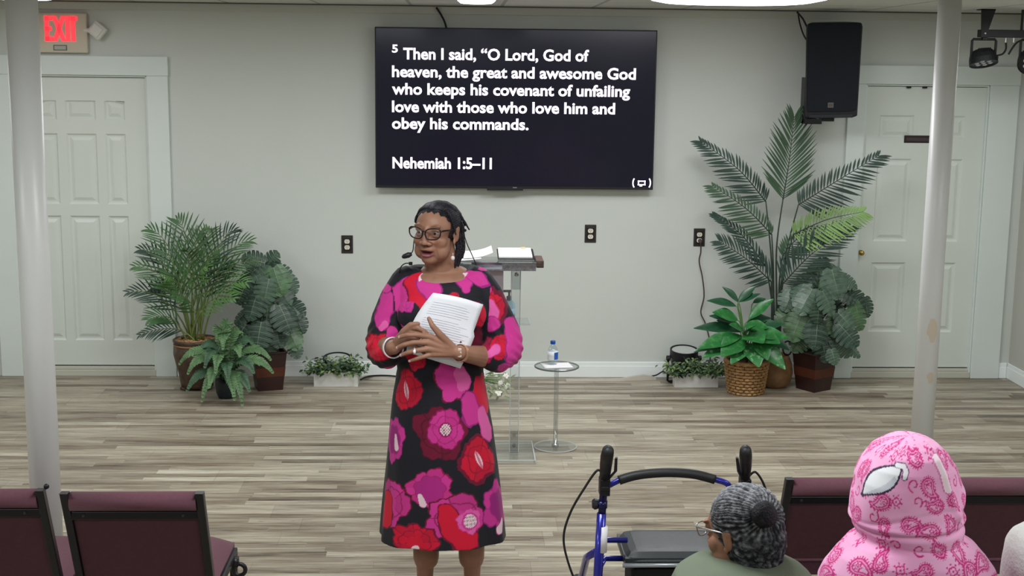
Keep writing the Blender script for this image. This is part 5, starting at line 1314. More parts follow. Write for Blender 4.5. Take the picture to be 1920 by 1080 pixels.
def glasses(h, root, frame_mat, lens_mat, r=.0026, lw=.029, lh=.021, name='glasses'):
    g = MB(); ln = MB()
    for s in (-1, 1):
        pts = []
        for i in range(28):
            a = 2 * math.pi * i / 28; ca, sa = math.cos(a), math.sin(a)
            x = lw * math.copysign(abs(ca) ** .72, ca); z = lh * math.copysign(abs(sa) ** .72, sa)
            x *= 1 + .10 * (z / lh) ; z += .10 * x * s
            pts.append(h.w(s * .0355 + x, .110 - 2.2 * (s * .0355 + x) ** 2, .010 + z))
        g.tube(pts, r, 8, closed=True); c = sum(pts, Vector()) / 28; 
        ln.add(pts + [c], [(i, (i + 1) % 28, 28) for i in range(28)])
        g.tube([h.w(s * .064, .100, .022), h.w(s * .073, .06, .020), h.w(s * .080, .0, .014), h.w(s * .080, -.022, .0), h.w(s * .079, -.03, -.014)], [r * 1.5, r * 1.3, r * 1.1, r, r], 8)
    g.tube([h.w(-.008, .109, .016), h.w(-.004, .112, .0185), h.w(.004, .112, .0185), h.w(.008, .109, .016)], r * 1.1, 8)
    o = obj(g, name, frame_mat, root, smooth=True); obj(ln, 'lens', lens_mat, o, smooth=True)
M_lens = bpy.data.materials.new('spectacle_lens'); M_lens.use_nodes = True
clear_shader(M_lens, (.97, .96, .98, 1), .05, .05)

def limb(mb, pts, rs, n=14):
    for i in range(len(pts) - 1): mb.caps(pts[i], pts[i + 1], rs[i], rs[i + 1], n)
def simple_hand(mb, wrist, d, nrm, k=1.0, curl=.5, side=1):
    """five unequal bent fingers on a palm; d towards the fingers, nrm out of the back of the hand"""
    d = Vector(d).normalized(); nrm = Vector(nrm); nrm = (nrm - d * nrm.dot(d)).normalized(); s = d.cross(nrm) * side
    w = Vector(wrist)
    for i, (u, L0, L) in enumerate(((.030, .088, .068), (.010, .092, .078), (-.010, .089, .072), (-.028, .080, .056))):
        kn = w + (d * L0 + s * u) * k; mb.caps(w + s * u * .5 * k, kn, .014 * k, .0105 * k, 10)
        p = kn; a = curl * .5
        for j, f in enumerate((.45, .32, .23)):
            dd = d * math.cos(a) - nrm * math.sin(a); q = p + dd * L * f * k; mb.caps(p, q, (.0095 - .0008 * j) * k, (.0088 - .0008 * j) * k, 10); p = q; a += curl
    p = w + (d * .03 + s * .028) * k; mb.caps(w + d * .01 * k, p, .015 * k, .014 * k, 10); q = p + (d * .034 + s * .026 - nrm * .012) * k; mb.caps(p, q, .0125 * k, .010 * k, 10); mb.caps(q, q + (d * .028 + s * .008 - nrm * .012) * k, .0098 * k, .008 * k, 10)

# ------------------------------------------------------------------ printed flowers
def blob_noise(u, v, sc, seed):
    return np.sin(u * sc + seed) * np.cos(v * sc * 1.13 + seed * 2.1) + .5 * np.sin((u + v) * sc * 1.9 + seed * 3.3)
MAG, RED, WINE, PNK, DPU, WHT = (204, 56, 146), (206, 22, 54), (112, 22, 52), (222, 96, 168), (150, 34, 120), (232, 206, 216)
def poppy(T, u, v, cu, cv, ru, rv, main, rim, seed, inner=None, slit=0, petals=5, white=0, band=.05):
    x = (u - cu) / ru; y = (v - cv) / rv
    wob = .07 * blob_noise(x, y, 3.1, seed)
    rho = np.hypot(x, y) * (1 + wob); ph = np.arctan2(y, x)
    B = .74 + .15 * np.abs(np.sin(petals / 2 * ph + seed)) + .06 * np.sin(3 * ph + seed * 1.7) + .022 * np.sin(17 * ph + seed * 5)
    def put(m, c): T[m] = c
    put(rho < B + band, rim)
    ins = rho < B; put(ins, main)
    pet = np.floor((ph + seed) / (2 * math.pi / petals))
    alt = np.array(main) * .84 + np.array(rim) * .16
    put(ins & (np.mod(pet, 2) == 0) & (rho > .3), alt)
    edge = np.abs(np.sin(petals / 2 * (ph + seed))); put(ins & (edge < .07) & (rho > .28), np.array(rim) * .7 + np.array(main) * .3)
    B2 = .52 + .10 * np.abs(np.sin(petals / 2 * ph * 1.0 + seed + .9)); put(ins & (np.abs(rho - B2) < .025), np.array(rim) * .6 + np.array(main) * .4)
    if inner is not None: put(rho < B2 - .02, inner)
    if white:
        c = rho < white; put(c, WHT); put(c & (np.sin(x * 46 + seed) * np.sin(y * 46) > .35), (120, 30, 70)); put((rho < white * 1.25) & ~c, np.array(rim))
    if slit:
        xs = x * .9 + y * .35; m = (np.abs(xs) < .13 * (1 - (y / .42) ** 2)) & (np.abs(y) < .42); put(m, WHT); put(m & (np.abs(xs) < .05), (214, 110, 140))
def petal(T, u, v, pts, w, c, rim, seed=0.0):
    """a loose petal: soft stroke through points with width"""
    d = np.full(len(u), 9.0)
    for i in range(len(pts) - 1):
        a = np.array(pts[i]); b = np.array(pts[i + 1]); ab = b - a
        t = np.clip(((u - a[0]) * ab[0] + (v - a[1]) * ab[1]) / max(ab @ ab, 1e-9), 0, 1)
        wi = w[i] + (w[i + 1] - w[i]) * t
        d = np.minimum(d, (np.hypot(u - a[0] - t * ab[0], v - a[1] - t * ab[1])) / wi)
    d = d * (1 + .10 * blob_noise(u, v, 70, seed)); T[d < 1.12] = rim; T[d < .98] = c

# ------------------------------------------------------------------ the speaker
WY = 5.0
def W(px, py, dy=0.0): return P(px, py, WY + dy)
def woman():
    root = thing('person', 'woman in a pink, red and black flowered dress and glasses, standing with clasped hands', 'person', (W(832, 700).x, WY + .05, 0))
    hc = W(818, 434, .0); h = Head(hc, (-math.sin(math.radians(24)), -math.cos(math.radians(24))), math.radians(-3), math.radians(2), 1.0)
    b = MB(); h.shapes(b, True)
    # neck, chest, torso core
    b.caps(h.w(0, -.028, -.05), W(828, 512, .05), .058, .066, 20);
    b.ell(W(830, 534, .03), (.165, .085, .062), None, 28, 16); b.ell(W(830, 520, .045), (.12, .07, .055), None, 24, 14); b.ell(W(830, 560, .03), (.14, .085, .12), None, 24, 14)
    b.caps(W(830, 600, .04), W(832, 740, .04), .11, .125, 20)
    # arms
    limb(b, [W(757, 540, .04), W(716, 648, .0), W(738, 651, -.17)], [.048, .044, .029])
    limb(b, [W(904, 542, .04), W(947, 664, .02), W(905, 668, -.09), W(860, 661, -.205)], [.048, .044, .041, .0285])
    # her left hand (image right), fingers laid over the right hand
    wl = W(860, 661, -.205)
    fl = {'i': [(806, 631, -.232), (782, 628, -.246), (764, 628, -.245), (749, 632, -.232)], 'm': [(801, 642, -.238), (775, 642, -.252), (758, 646, -.252), (745, 652, -.24)],
          'r': [(803, 654, -.238), (781, 657, -.250), (765, 661, -.250), (752, 666, -.238)], 'p': [(811, 664, -.232), (793, 669, -.243), (780, 673, -.243), (768, 677, -.235)]}
    for k, js in fl.items():
        pts = [W(*q) for q in js]; r = .0098 if k != 'p' else .0085
        b.caps(wl.lerp(pts[0], .1), pts[0], .0185, .0125, 12); limb(b, pts, [r + .0012, r, r - .0006, r - .0022], 12)
    b.ell(W(832, 650, -.222), (.032, .014, .024), Matrix.Rotation(math.radians(10), 3, 'Y'), 16, 10)
    limb(b, [W(848, 651, -.212), W(825, 627, -.232), W(811, 611, -.236), W(804, 597, -.228)], [.0165, .0135, .0108, .0078], 12)
    # her right hand, under the left
    wr = W(738, 651, -.17)
    for js, r in (([(769, 614, -.212), (783, 615, -.222), (796, 621, -.222), (803, 628, -.214)], .0100), ([(768, 622, -.210), (786, 626, -.218), (800, 634, -.216), (806, 643, -.208)], .0102),
                  ([(766, 632, -.205), (785, 638, -.212), (798, 646, -.210), (804, 654, -.202)], .0098), ([(764, 642, -.198), (780, 650, -.204), (790, 657, -.202), (796, 663, -.196)], .0088)):
        pts = [W(*q) for q in js]; b.caps(wr.lerp(pts[0], .12), pts[0], .0205, .0135, 12); limb(b, pts, [r + .0012, r, r - .0008, r - .0022], 12)
    limb(b, [W(745, 640, -.185), W(757, 622, -.208), W(770, 609, -.218), W(784, 607, -.220)], [.017, .014, .0112, .0085], 12)
    # legs and feet
    for (a, c_, fx, s) in ((799, 797, 796, -1), (884, 885, 888, 1)):
        hip = W(832 + s * 32, 800, .05); knee = W(a, 985, .04); calf = W(a, 1045, .06); ank = Vector((W(c_, 1100, .05).x, WY + .06, .085)); 
        limb(b, [hip, knee, calf, Vector((ank.x, ank.y - .005, .2)), ank], [.085, .056, .052, .037, .031], 18)
        limb(b, [ank, Vector((ank.x + s * .01, WY - .03, .045)), Vector((ank.x + s * .018, WY - .12, .028))], [.032, .034, .024], 14)
    body = organic(b, 'body', M_skin, root, .0028, 5)
    soften(body, h, 9); a = coords(body); a, L = h.sculpt(a); set_coords(body, a)
    t = skin_tint(L, (150, 110, 90), a=a)
    for js in fl.values():          # pale nails
        q = np.array(W(*js[-1])); m = (np.linalg.norm(a - q - np.array((-.004, -.005, 0)), axis=1) < .0068); t[m] = (206, 168, 164)
    q = np.array(W(804, 596, -.236)); m = np.linalg.norm(a - q, axis=1) < .007; t[m] = (150, 112, 104)
    put_tint(body, t)
    eyes(h, root)
    glasses(h, root, mat('black_spectacle_frame', (24, 20, 22), .25), M_lens)
    # hair
    hm = vmat('grey_black_hair', .6, bump=.9, bscale=160, spec=.3)
    c = MB(); h.e(c, (0, -.018, .028), (.0832, .105, .0800), None, 140, 90); h.e(c, (0, -.07, -.005), (.070, .055, .065))
    La = h.local(np.array(c.v)); keep = ~((La[:, 1] > .030 + .02 * sm(La[:, 2], .05, .08)) & (La[:, 2] < .080 - .030 * np.clip(np.abs(La[:, 0]) / .07, 0, 1.2) ** 3 + .004 * np.sin(La[:, 0] * 260)))
    c.f, c.m = zip(*[(q, m_) for q, m_ in zip(c.f, c.m) if all(keep[i] for i in q)]); c.f = list(c.f); c.m = list(c.m) 
    R = random.Random(7)
    def cap(th, ph, k=1.0):      # point on the scalp
        return h.w(.0832 * k * math.cos(ph) * math.sin(th), -.018 + .105 * k * math.sin(ph), .028 + .0800 * k * math.cos(ph) * math.cos(th))
    for i in range(34):          # twisted strands combed back from the hairline
        th = math.radians(-86 + 172 * i / 33); pts = []
        p0 = math.radians(37 - 17 * abs(math.sin(th)))
        for j in range(9):
            ph = p0 - (p0 + math.radians(62)) * j / 8; pts.append(cap(th * (1 - .25 * j / 8), ph, 1.015 + .012 * math.sin(j * 1.7 + i)))
        c.tube(pts, [.005, .0072, .008, .008, .008, .0078, .0075, .007, .005], 7)
    def pxh(x, y, dy): return W(x, y, dy)
    locs = [([(838, 400, -.05), (856, 425, -.0), (862, 460, .03), (858, 500, .03)], .009), ([(845, 395, -.02), (862, 420, .03), (868, 455, .05), (866, 484, .05)], .009), ([(850, 398, .0), (866, 425, .06), (866, 462, .07), (860, 495, .06)], .009),
            ([(846, 420, .0), (858, 450, .03), (856, 480, .02), (850, 508, .01)], .008), ([(852, 430, .02), (866, 455, .05), (868, 470, .05), (862, 482, .05)], .007), ([(842, 405, -.04), (852, 440, .0), (858, 470, .02), (852, 496, .02)], .008),
            ([(840, 392, .02), (858, 410, .08), (864, 440, .09), (860, 480, .09)], .010), ([(858, 440, .06), (870, 460, .07), (867, 478, .06), (864, 470, .05)], .005),
            ([(822, 382, .0), (845, 385, .0), (862, 402, .0), (880, 431, .02)], .0042), ([(830, 384, .02), (852, 392, .03), (866, 408, .03), (872, 424, .03)], .005),
            ([(834, 392, -.078), (844, 405, -.072), (850, 422, -.06), (855, 440, -.04)], .0036), ([(815, 382, -.02), (836, 383, -.02), (853, 394, -.01), (864, 412, .0)], .006)]
    for pts, r in locs:
        sp = spline([pxh(*q) for q in pts], 6); n = len(sp); c.tube(sp, [r * (1.0 if i < n * .8 else 1 - .6 * (i - n * .8) / (n * .2)) * (1 + .12 * math.sin(i * 2.2)) for i in range(n)], 7)
    c.ell(W(872, 432, .03), .006, None, 8, 6)
    hair = obj(c, 'hair', hm, root, smooth=True)
    a = coords(hair); L = h.local(a); v = vnoise(a, 55, 3); tt = np.tile(np.array((36, 34, 42), float), (len(a), 1))
    g = np.clip(sm(L[:, 2], .080, .110) * sm(L[:, 1], -.03, .03) * (.65 + .7 * v), 0, 1) * sm(-L[:, 0], -.05, .0); tt = tt * (1 - g[:, None]) + np.array((140, 142, 150)) * g[:, None]; tt += v[:, None] * 14
    put_tint(hair, np.clip(tt, 5, 255))
    # headset microphone with its thin wire
    m = MB(); m.tube(spline([h.w(-.078, -.01, .0), h.w(-.082, .02, -.03), W(774, 470, -.07), W(768, 477, -.09)], 6), .0022, 6)
    mic = obj(m, 'headset_boom', M_wire, root, smooth=True)
    m = MB(); m.tube([W(772, 476, -.10), W(766, 478, -.10), W(757, 481, -.10), W(754, 483, -.10)], [.006, .011, .009, .004], 12); obj(m, 'microphone', M_black, mic, smooth=True)
    m = MB(); m.box(W(770, 494, -.03), (.014, .010, .012)); m.tube(spline([W(770, 494, -.03), W(760, 494, -.02), W(752, 500, -.01), W(749, 510, .0), W(745, 520, .05)], 5), .0022, 6); obj(m, 'collar_clip', M_wire, root)
    m = MB(); m.tube(spline([W(870, 440, .06), W(876, 458, .07), W(885, 478, .08), W(893, 497, .09), W(897, 512, .10)], 5), .0021, 6); obj(m, 'headset_wire', M_wire, root, smooth=True)
    # earring
    m = MB(); p = W(849, 484, -.045); m.ell(p, (.008, .006, .009), None, 12, 8); m.tube([p + Vector((0, 0, .006)), p + Vector((.001, 0, .02))], .0015, 6); obj(m, 'earring', mat('pearl', (226, 216, 214), .2), root, smooth=True)
    # bangle, watch, ring
    def band(c_, ax, r, w, nm, m_, th=.003):
        ax = Vector(ax).normalized(); u = ax.orthogonal().normalized(); v = ax.cross(u)
        k = 36; rows = []
        for (rr, o) in ((r, -w), (r + th, -w), (r + th, w), (r, w)): rows.append([c_ + ax * o + (u * math.cos(2 * math.pi * i / k) + v * math.sin(2 * math.pi * i / k)) * rr for i in range(k)])
        rows.append(rows[0]); q = MB(); q.grid(rows, wrap=True); return obj(q, nm, m_, root, smooth=False, bevel=.0008)
    band(W(737, 652, -.155), W(742, 650, -.20) - W(722, 650, -.06), .036, .0065, 'bangle', mat('silver_white', (226, 224, 230), .22, metal=.5), .005)
    wb_ = band(W(864, 662, -.195), W(858, 661, -.21) - W(880, 664, -.15), .0305, .0075, 'bracelet', mat('rose_gold', (206, 160, 130), .3, metal=.8))
    m = MB()
    for dz in (.012, .0, -.012): m.box(W(862, 662, -.232) + Vector((0, 0.004, dz)), (.014, .006, .010))
    obj(m, 'bracelet_link', mat('pale_link', (236, 218, 204), .25, metal=.4), wb_, bevel=.002)
    r_ = band(W(778, 658, -.250), W(765, 661, -.25) - W(792, 656, -.246), .0104, .0028, 'ring', mat('silver_white', (226, 224, 230), .22, metal=.5), .002)
    m = MB(); m.ell(W(777, 659, -.264), (.0055, .004, .0075), None, 10, 6); obj(m, 'ring_stone', mat('bright_stone', (240, 238, 244), .1), r_)

    # dress
    YD = .04
    prof = [(503, 776, 890, .070), (508, 752, 908, .082), (520, 737, 917, .098), (545, 738, 921, .118), (580, 741, 917, .140), (620, 744, 911, .145), (660, 746, 907, .148), (700, 743, 907, .154), (740, 736, 914, .156), (800, 729, 924, .158), (880, 722, 934, .160), (960, 715, 943, .166), (1004, 711, 948, .170)]
    Z, A, X, HD = [], [], [], []
    for (py, l, r, hd) in prof:
        p, q = W(l, py, YD), W(r, py, YD); Z.append((p.z + q.z) / 2); A.append((q.x - p.x) / 2); X.append((p.x + q.x) / 2); HD.append(hd)
    Z = np.array(Z); o_ = np.argsort(Z)
    def at(z): return [np.interp(z, Z[o_], np.array(k)[o_]) for k in (A, X, HD)]
    d = MB(); rows = []; zs = np.concatenate([np.linspace(Z.max(), W(830, 545, YD).z, 9), np.linspace(W(830, 552, YD).z, Z.min(), 40)])
    yc = WY + YD
    for z in zs:
        aa, xx, hd = at(z); row = []; low = max(0, min(1, (W(830, 690, YD).z - z) / .6))
        for i in range(72):
            th = 2 * math.pi * i / 72; s_, c_ = math.sin(th), math.cos(th)
            e = .90; sx = math.copysign(abs(s_) ** e, s_); cx_ = math.copysign(abs(c_) ** e, c_)
            k = 1 + low * (.028 * math.sin(6 * th + .6) + .018 * math.sin(11 * th + 2 + z * 2))
            zz = z
            nk = max(0, min(1, (z - W(830, 530, YD).z) / .06))
            zz = z - .030 * nk * max(0, c_) ** 1.5 + .010 * nk * abs(s_)
            row.append((xx + aa * sx * k, yc - hd * cx_ * k + .012 * nk, zz))
        rows.append(row)
    d.grid(rows, wrap=True); d.add(rows[0], [list(range(72))]); d.add(rows[-1], [list(range(72))[::-1]])
    d.f = [q[::-1] for q in d.f]
    for s in (-1, 1): d.ell(W(829 + s * 42, 590, YD - .085), (.085, .058, .080), None, 20, 12)
    d.ell(W(828, 690, YD - .06), (.135, .10, .14), None, 24, 14)
    # sleeves
    S1 = [((762, 528, .04), .062), ((744, 560, .03), .066), ((730, 600, .02), .069), ((722, 636, .0), .074), ((720, 656, -.03), .070), ((724, 664, -.065), .060), ((726, 664, -.085), .050)]
    S2 = [((896, 530, .04), .062), ((913, 556, .03), .066), ((927, 592, .025), .070), ((941, 630, .02), .076), ((942, 654, .0), .080), ((934, 664, -.035), .072), ((926, 667, -.065), .062), ((922, 667, -.08), .052)]
    for S in (S1, S2): limb(d, [W(*p) for p, r in S], [r for p, r in S], 22)
    dm = vmat('flowered_dress_cloth', .7, bump=.12, bscale=600, sheen=.08, spec=.25)
    dr = organic(d, 'dress', dm, root, .003, 5)
    a = coords(dr)
    # soft creases
    w_ = vnoise(a * np.array((1, 1, .45)), 9, 5); nrm = np.empty(len(a) * 3, np.float32); dr.data.vertices.foreach_get('normal', nrm); nrm = nrm.reshape(-1, 3)
    aa, xx, hd = at(a[:, 2]); rn = np.hypot((a[:, 0] - xx) / aa, (a[:, 1] - yc) / hd)
    side = a[:, 0] - xx
    elb = np.minimum(np.linalg.norm(a - np.array(W(718, 650, 0)), axis=1), np.linalg.norm(a - np.array(W(940, 655, 0)), axis=1)); fold = np.exp(-(elb / .10) ** 2)
    a2 = a + nrm * (w_ * .004 + fold * .004 * np.sin(a[:, 2] * 150 + np.abs(side) * 120 + 6 * w_))[:, None]
    set_coords(dr, a2)
    T = np.tile(np.array((30, 30, 38), float), (len(a), 1))
    t_ = np.arctan2((a[:, 0] - xx) / aa, -(a[:, 1] - yc) / hd); u = t_ * .2; v = a[:, 2]
    mm = (rn > 1.14) & (v > W(830, 700, 0).z)        # sleeves
    def q(px, py):
        p = W(px, py, YD - .12); a_, x_, h_ = at(p.z); s = max(-1, min(1, (p.x - x_) / a_ * .97)); return math.asin(s) * .2, p.z
    fl_ = [  # px, py, half widths (m), main, rim, seed, options
        (762, 732, .088, .092, RED, WINE, 1.3, dict(slit=1, petals=4)), (825, 808, .118, .120, WINE, (70, 16, 36), 4.0, dict(petals=5, band=.03)), (836, 800, .078, .090, MAG, (150, 24, 90), 2.2, dict(petals=5, white=.26, band=.06)),
        (738, 828, .070, .100, MAG, DPU, 3.4, dict(petals=6, inner=DPU)), (899, 862, .085, .095, RED, WINE, 5.1, dict(slit=1, petals=4, band=.16)), (806, 912, .092, .090, MAG, (140, 20, 70), 6.3, dict(petals=7, inner=(172, 40, 130))),
        (858, 965, .120, .110, MAG, WINE, 1.9, dict(petals=5, band=.05)), (777, 1012, .088, .088, RED, WINE, 7.7, dict(petals=8, band=.08)), (735, 945, .085, .110, MAG, WINE, 8.1, dict(petals=5)),
        (934, 955, .085, .110, MAG, DPU, 9.4, dict(petals=6, inner=DPU)), (907, 745, .075, .095, RED, (190, 20, 90), 3.0, dict(petals=4)), (845, 655, .08, .05, MAG, WINE, 2, {})]
    for (px, py, ru, rv, mn, rm, sd, kw) in fl_:
        cu, cv = q(px, py); poppy(T, u, v, cu, cv, ru, rv, mn, rm, sd, **kw)
    Q = lambda *pts: [q(*p) for p in pts]
    petal(T, u, v, Q((835, 700), (855, 718), (842, 736)), (.045, .055, .03), MAG, WINE, 1); petal(T, u, v, Q((862, 698), (870, 715)), (.03, .035), PNK, MAG, 2)
    petal(T, u, v, Q((880, 750), (886, 775)), (.035, .045), MAG, DPU, 3); petal(T, u, v, Q((905, 780), (915, 812)), (.03, .04), PNK, MAG, 4)
    petal(T, u, v, Q((836, 950), (852, 985), (874, 1006)), (.026, .044, .045), RED, WINE, 5); poppy(T, u, v, *q(882, 972), .050, .055, PNK, MAG, 2.9, petals=6, white=.5); petal(T, u, v, Q((726, 940), (722, 975)), (.03, .045), RED, WINE, 6)
    petal(T, u, v, Q((742, 820), (744, 842)), (.008, .014), WHT, MAG, 1); petal(T, u, v, Q((786, 926), (792, 940)), (.010, .014), WHT, MAG, 1); petal(T, u, v, Q((941, 985), (935, 998)), (.012, .02), WHT, MAG, 1); petal(T, u, v, Q((777, 1024), (780, 1032)), (.014, .01), WHT, RED, 1)
    # chest
    petal(T, u, v, Q((770, 530), (752, 562), (757, 588)), (.038, .048, .022), MAG, DPU, 1.5); petal(T, u, v, Q((770, 525), (790, 548), (800, 566)), (.04, .055, .03), RED, WINE, 2.5); petal(T, u, v, Q((795, 522), (808, 544)), (.040, .040), MAG, DPU, 3.5)
    petal(T, u, v, Q((862, 514), (872, 528), (874, 542)), (.028, .034, .018), MAG, DPU, 4.5); petal(T, u, v, Q((880, 508), (895, 520)), (.04, .045), MAG, DPU, 5.5); petal(T, u, v, Q((858, 520), (864, 514)), (.006, .005), WHT, PNK, 1); petal(T, u, v, Q((874, 523), (884, 514)), (.008, .006), WHT, PNK, 1)
    petal(T, u, v, Q((778, 516), (781, 528)), (.006, .005), WHT, PNK, 1)
    poppy(T, u, v, *q(850, 560), .034, .026, RED, WINE, 2.4, petals=4)
    poppy(T, u, v, *q(742, 640), .06, .07, RED, WINE, 6.1, petals=4); petal(T, u, v, Q((768, 600), (772, 620)), (.03, .035), MAG, DPU, 2)
    poppy(T, u, v, *q(890, 650), .08, .085, WINE, (80, 18, 40), 2.1, petals=4); poppy(T, u, v, *q(780, 668), .06, .06, RED, WINE, 3.1)
    for (cu, cv, r, mn, k) in ((.62, .62, .1, MAG, 1), (.5, .9, .11, RED, 2), (.62, 1.16, .1, MAG, 3), (-.55, .75, .11, RED, 4), (-.6, 1.05, .1, MAG, 5), (-.5, .5, .09, MAG, 6), (.42, .48, .08, RED, 7)):
        poppy(T, u, v, cu, cv, r, r, mn, WINE, k, petals=5)
    # sleeves: flat print seen from the front
    us = a[:, 0]; vs = a[:, 2]; Ts = np.tile(np.array((30, 30, 38), float), (len(a), 1))
    q2 = lambda px, py: (W(px, py, -.03).x, W(px, py, -.03).z)
    def pp_(px, py, ru, rv, mn, rm, sd, **k): poppy(Ts, us, vs, *q2(px, py), ru, rv, mn, rm, sd, **k)
    def pe(c, rim, ws, *pts, seed=1.0): petal(Ts, us, vs, [q2(*p) for p in pts], ws, c, rim, seed)
    pp_(915, 578, .072, .088, RED, WINE, 1.1, petals=4, band=.2); pe(PNK, (190, 60, 100), (.018, .026), (919, 570), (924, 586), seed=2); pe(MAG, DPU, (.02, .025), (915, 612), (925, 604)); pe(MAG, WINE, (.018, .02), (905, 535), (912, 543))
    pe(MAG, DPU, (.03, .035), (893, 512), (905, 520)); pp_(905, 648, .055, .055, (170, 20, 70), WINE, 4, petals=4); pp_(938, 645, .045, .05, RED, WINE, 2.7, petals=4); pe(MAG, DPU, (.02, .034, .04), (955, 605), (966, 635), (968, 662), seed=3); pe(MAG, DPU, (.02, .024), (942, 683), (952, 690)); pe(PNK, MAG, (.012, .016), (915, 655), (930, 645)); pp_(975, 690, .04, .04, MAG, WINE, 4)
    pe(MAG, DPU, (.022, .030, .026), (726, 555), (722, 580), (715, 603), seed=2); pe(MAG, DPU, (.018, .022), (727, 525), (722, 540)); pp_(712, 645, .060, .055, RED, (130, 10, 30), 2.9, petals=4, band=.08); pe(MAG, WINE, (.02, .025), (735, 618), (738, 640)); pe(PNK, MAG, (.010, .014), (716, 612), (722, 606)); pp_(760, 555, .05, .06, MAG, DPU, 3.9); pp_(735, 690, .04, .025, MAG, WINE, 2)
    T[mm] = Ts[mm]
    put_tint(dr, T)
    m = MB()
    # shoes
    for s, x in ((-1, 796), (1, 888)):
        p = Vector((W(x, 1100, .05).x + s * .012, WY - .05, 0)); q_ = MB(); q_.ell(p + Vector((0, 0, .030)), (.043, .125, .032), None, 18, 10); q_.box(p + Vector((0, .09, .02)), (.05, .05, .04)); obj(q_, 'shoe', mat('black_shoe', (24, 22, 24), .3), root, smooth=True)
    # papers held in the hands
    rows = []
    TL, TR, BR, BL = (812, 549, -.175), (906, 571, -.16), (863, 691, -.178), (762, 660, -.180)
    for i in range(13):
        v_ = i / 12; r = []
        for j in range(13):
            u_ = j / 12; e = [(1 - v_) * ((1 - u_) * TL[k] + u_ * TR[k]) + v_ * ((1 - u_) * BL[k] + u_ * BR[k]) for k in range(3)]
            bow = math.sin(math.pi * v_); r.append(W(e[0] - 13 * bow * (1 - u_) ** 2 + 5 * bow * u_ * (0 if v_ < .5 else 1), e[1] - 3 * math.sin(math.pi * u_) * (1 - v_), e[2] - .022 * math.sin(math.pi * u_) * (1 - .4 * v_) + .01))
        rows.append(r)
    def pw(u_, v_, off=-.0022):
        i = v_ * 12; j = u_ * 12; i0 = min(int(i), 11); j0 = min(int(j), 11); fi, fj = i - i0, j - j0
        p = rows[i0][j0] * (1 - fi) * (1 - fj) + rows[i0 + 1][j0] * fi * (1 - fj) + rows[i0][j0 + 1] * (1 - fi) * fj + rows[i0 + 1][j0 + 1] * fi * fj
        return p + Vector((0, off, 0))
    t = thing('paper_sheets', 'white printed sheets held against the flowered dress', 'paper', W(840, 620, -.17))
    obj(MB().grid(rows), 'sheet', mat('printed_paper', (234, 236, 244), .6), t, smooth=True, solid=.0016)
    pr = MB(); R = random.Random(3)
    for k in range(22):
        v_ = .12 + .036 * k
        if .30 < v_ < .34: continue
        w1 = R.uniform(.7, .9); n = 6
        pr.grid([[pw(.12 + (w1 - .12) * i / n, v_ + .012 + 0 * i) for i in range(n + 1)], [pw(.12 + (w1 - .12) * i / n, v_ + .018) for i in range(n + 1)]])
    obj(pr, 'print_lines', mat('faint_print', (206, 210, 222), .6), t)
    obj(MB().grid([[pw(.80, .62), pw(.83, .62)], [pw(.80, .645), pw(.83, .645)]]), 'ink_mark', mat('ink', (60, 60, 70), .6), t)
woman()

# ------------------------------------------------------------------ seated people
def seated_core(b, c, fwd, sh_z, seat_z=.45, k=1.0, sh_w=.17):
    """torso, arms on lap, legs of a person sitting; c = floor point under the hips, fwd = facing"""
    f = Vector((fwd[0], fwd[1], 0)).normalized(); s = Vector((f.y, -f.x, 0)); c = Vector((c[0], c[1], 0)); z = Vector((0, 0, 1))
    hip = c + z * (seat_z + .10)
    b.caps(hip, c + f * .03 + z * (sh_z - .12), .135 * k, .125 * k, 20); b.ell(c + f * .02 + z * (sh_z - .04), (sh_w * k, .09, .075), None, 24, 14)
    for q in (-1, 1):
        sh = c + s * q * sh_w * k + z * (sh_z - .03) + f * .02; el = c + s * q * (sh_w + .015) * k + f * .10 + z * (sh_z - .31 * k); wr = c + s * q * .09 + f * .33 * k + z * (seat_z + .20)
        limb(b, [sh, el, wr], [.048 * k, .042 * k, .029 * k]); simple_hand(b, wr, f - s * q * .5 - z * .25, z, k * .95, .35, -q)
        kn = c + s * q * .11 + f * .43 * k + z * (seat_z + .06); an = kn + f * .03 - z * (seat_z - .02)
        limb(b, [hip + s * q * .09 - z * .02, kn, an], [.085 * k, .062 * k, .038 * k]); limb(b, [an - z * .01, an + f * .15 * k - z * .03], [.036 * k, .028 * k])
def loft(mb, rows, Y0, e=.9, n=64):
    rr = []
    for (py, l, r, hd, dy) in rows:
        p, q = P(l, py, Y0 + dy), P(r, py, Y0 + dy); cx = (p.x + q.x) / 2; a = (q.x - p.x) / 2; z = (p.z + q.z) / 2; row = []
        for i in range(n):
            th = 2 * math.pi * i / n; s, c = math.sin(th), math.cos(th)
            row.append((cx + a * math.copysign(abs(s) ** e, s), Y0 + dy - hd * math.copysign(abs(c) ** e, c), z))
        rr.append(row)
    o = MB(); o.grid(rr, wrap=True); o.add(rr[0], [list(range(n))]); o.add(rr[-1], [list(range(n))[::-1]]); o.f = [q[::-1] for q in o.f]
    mb.add(o.v, o.f); return mb

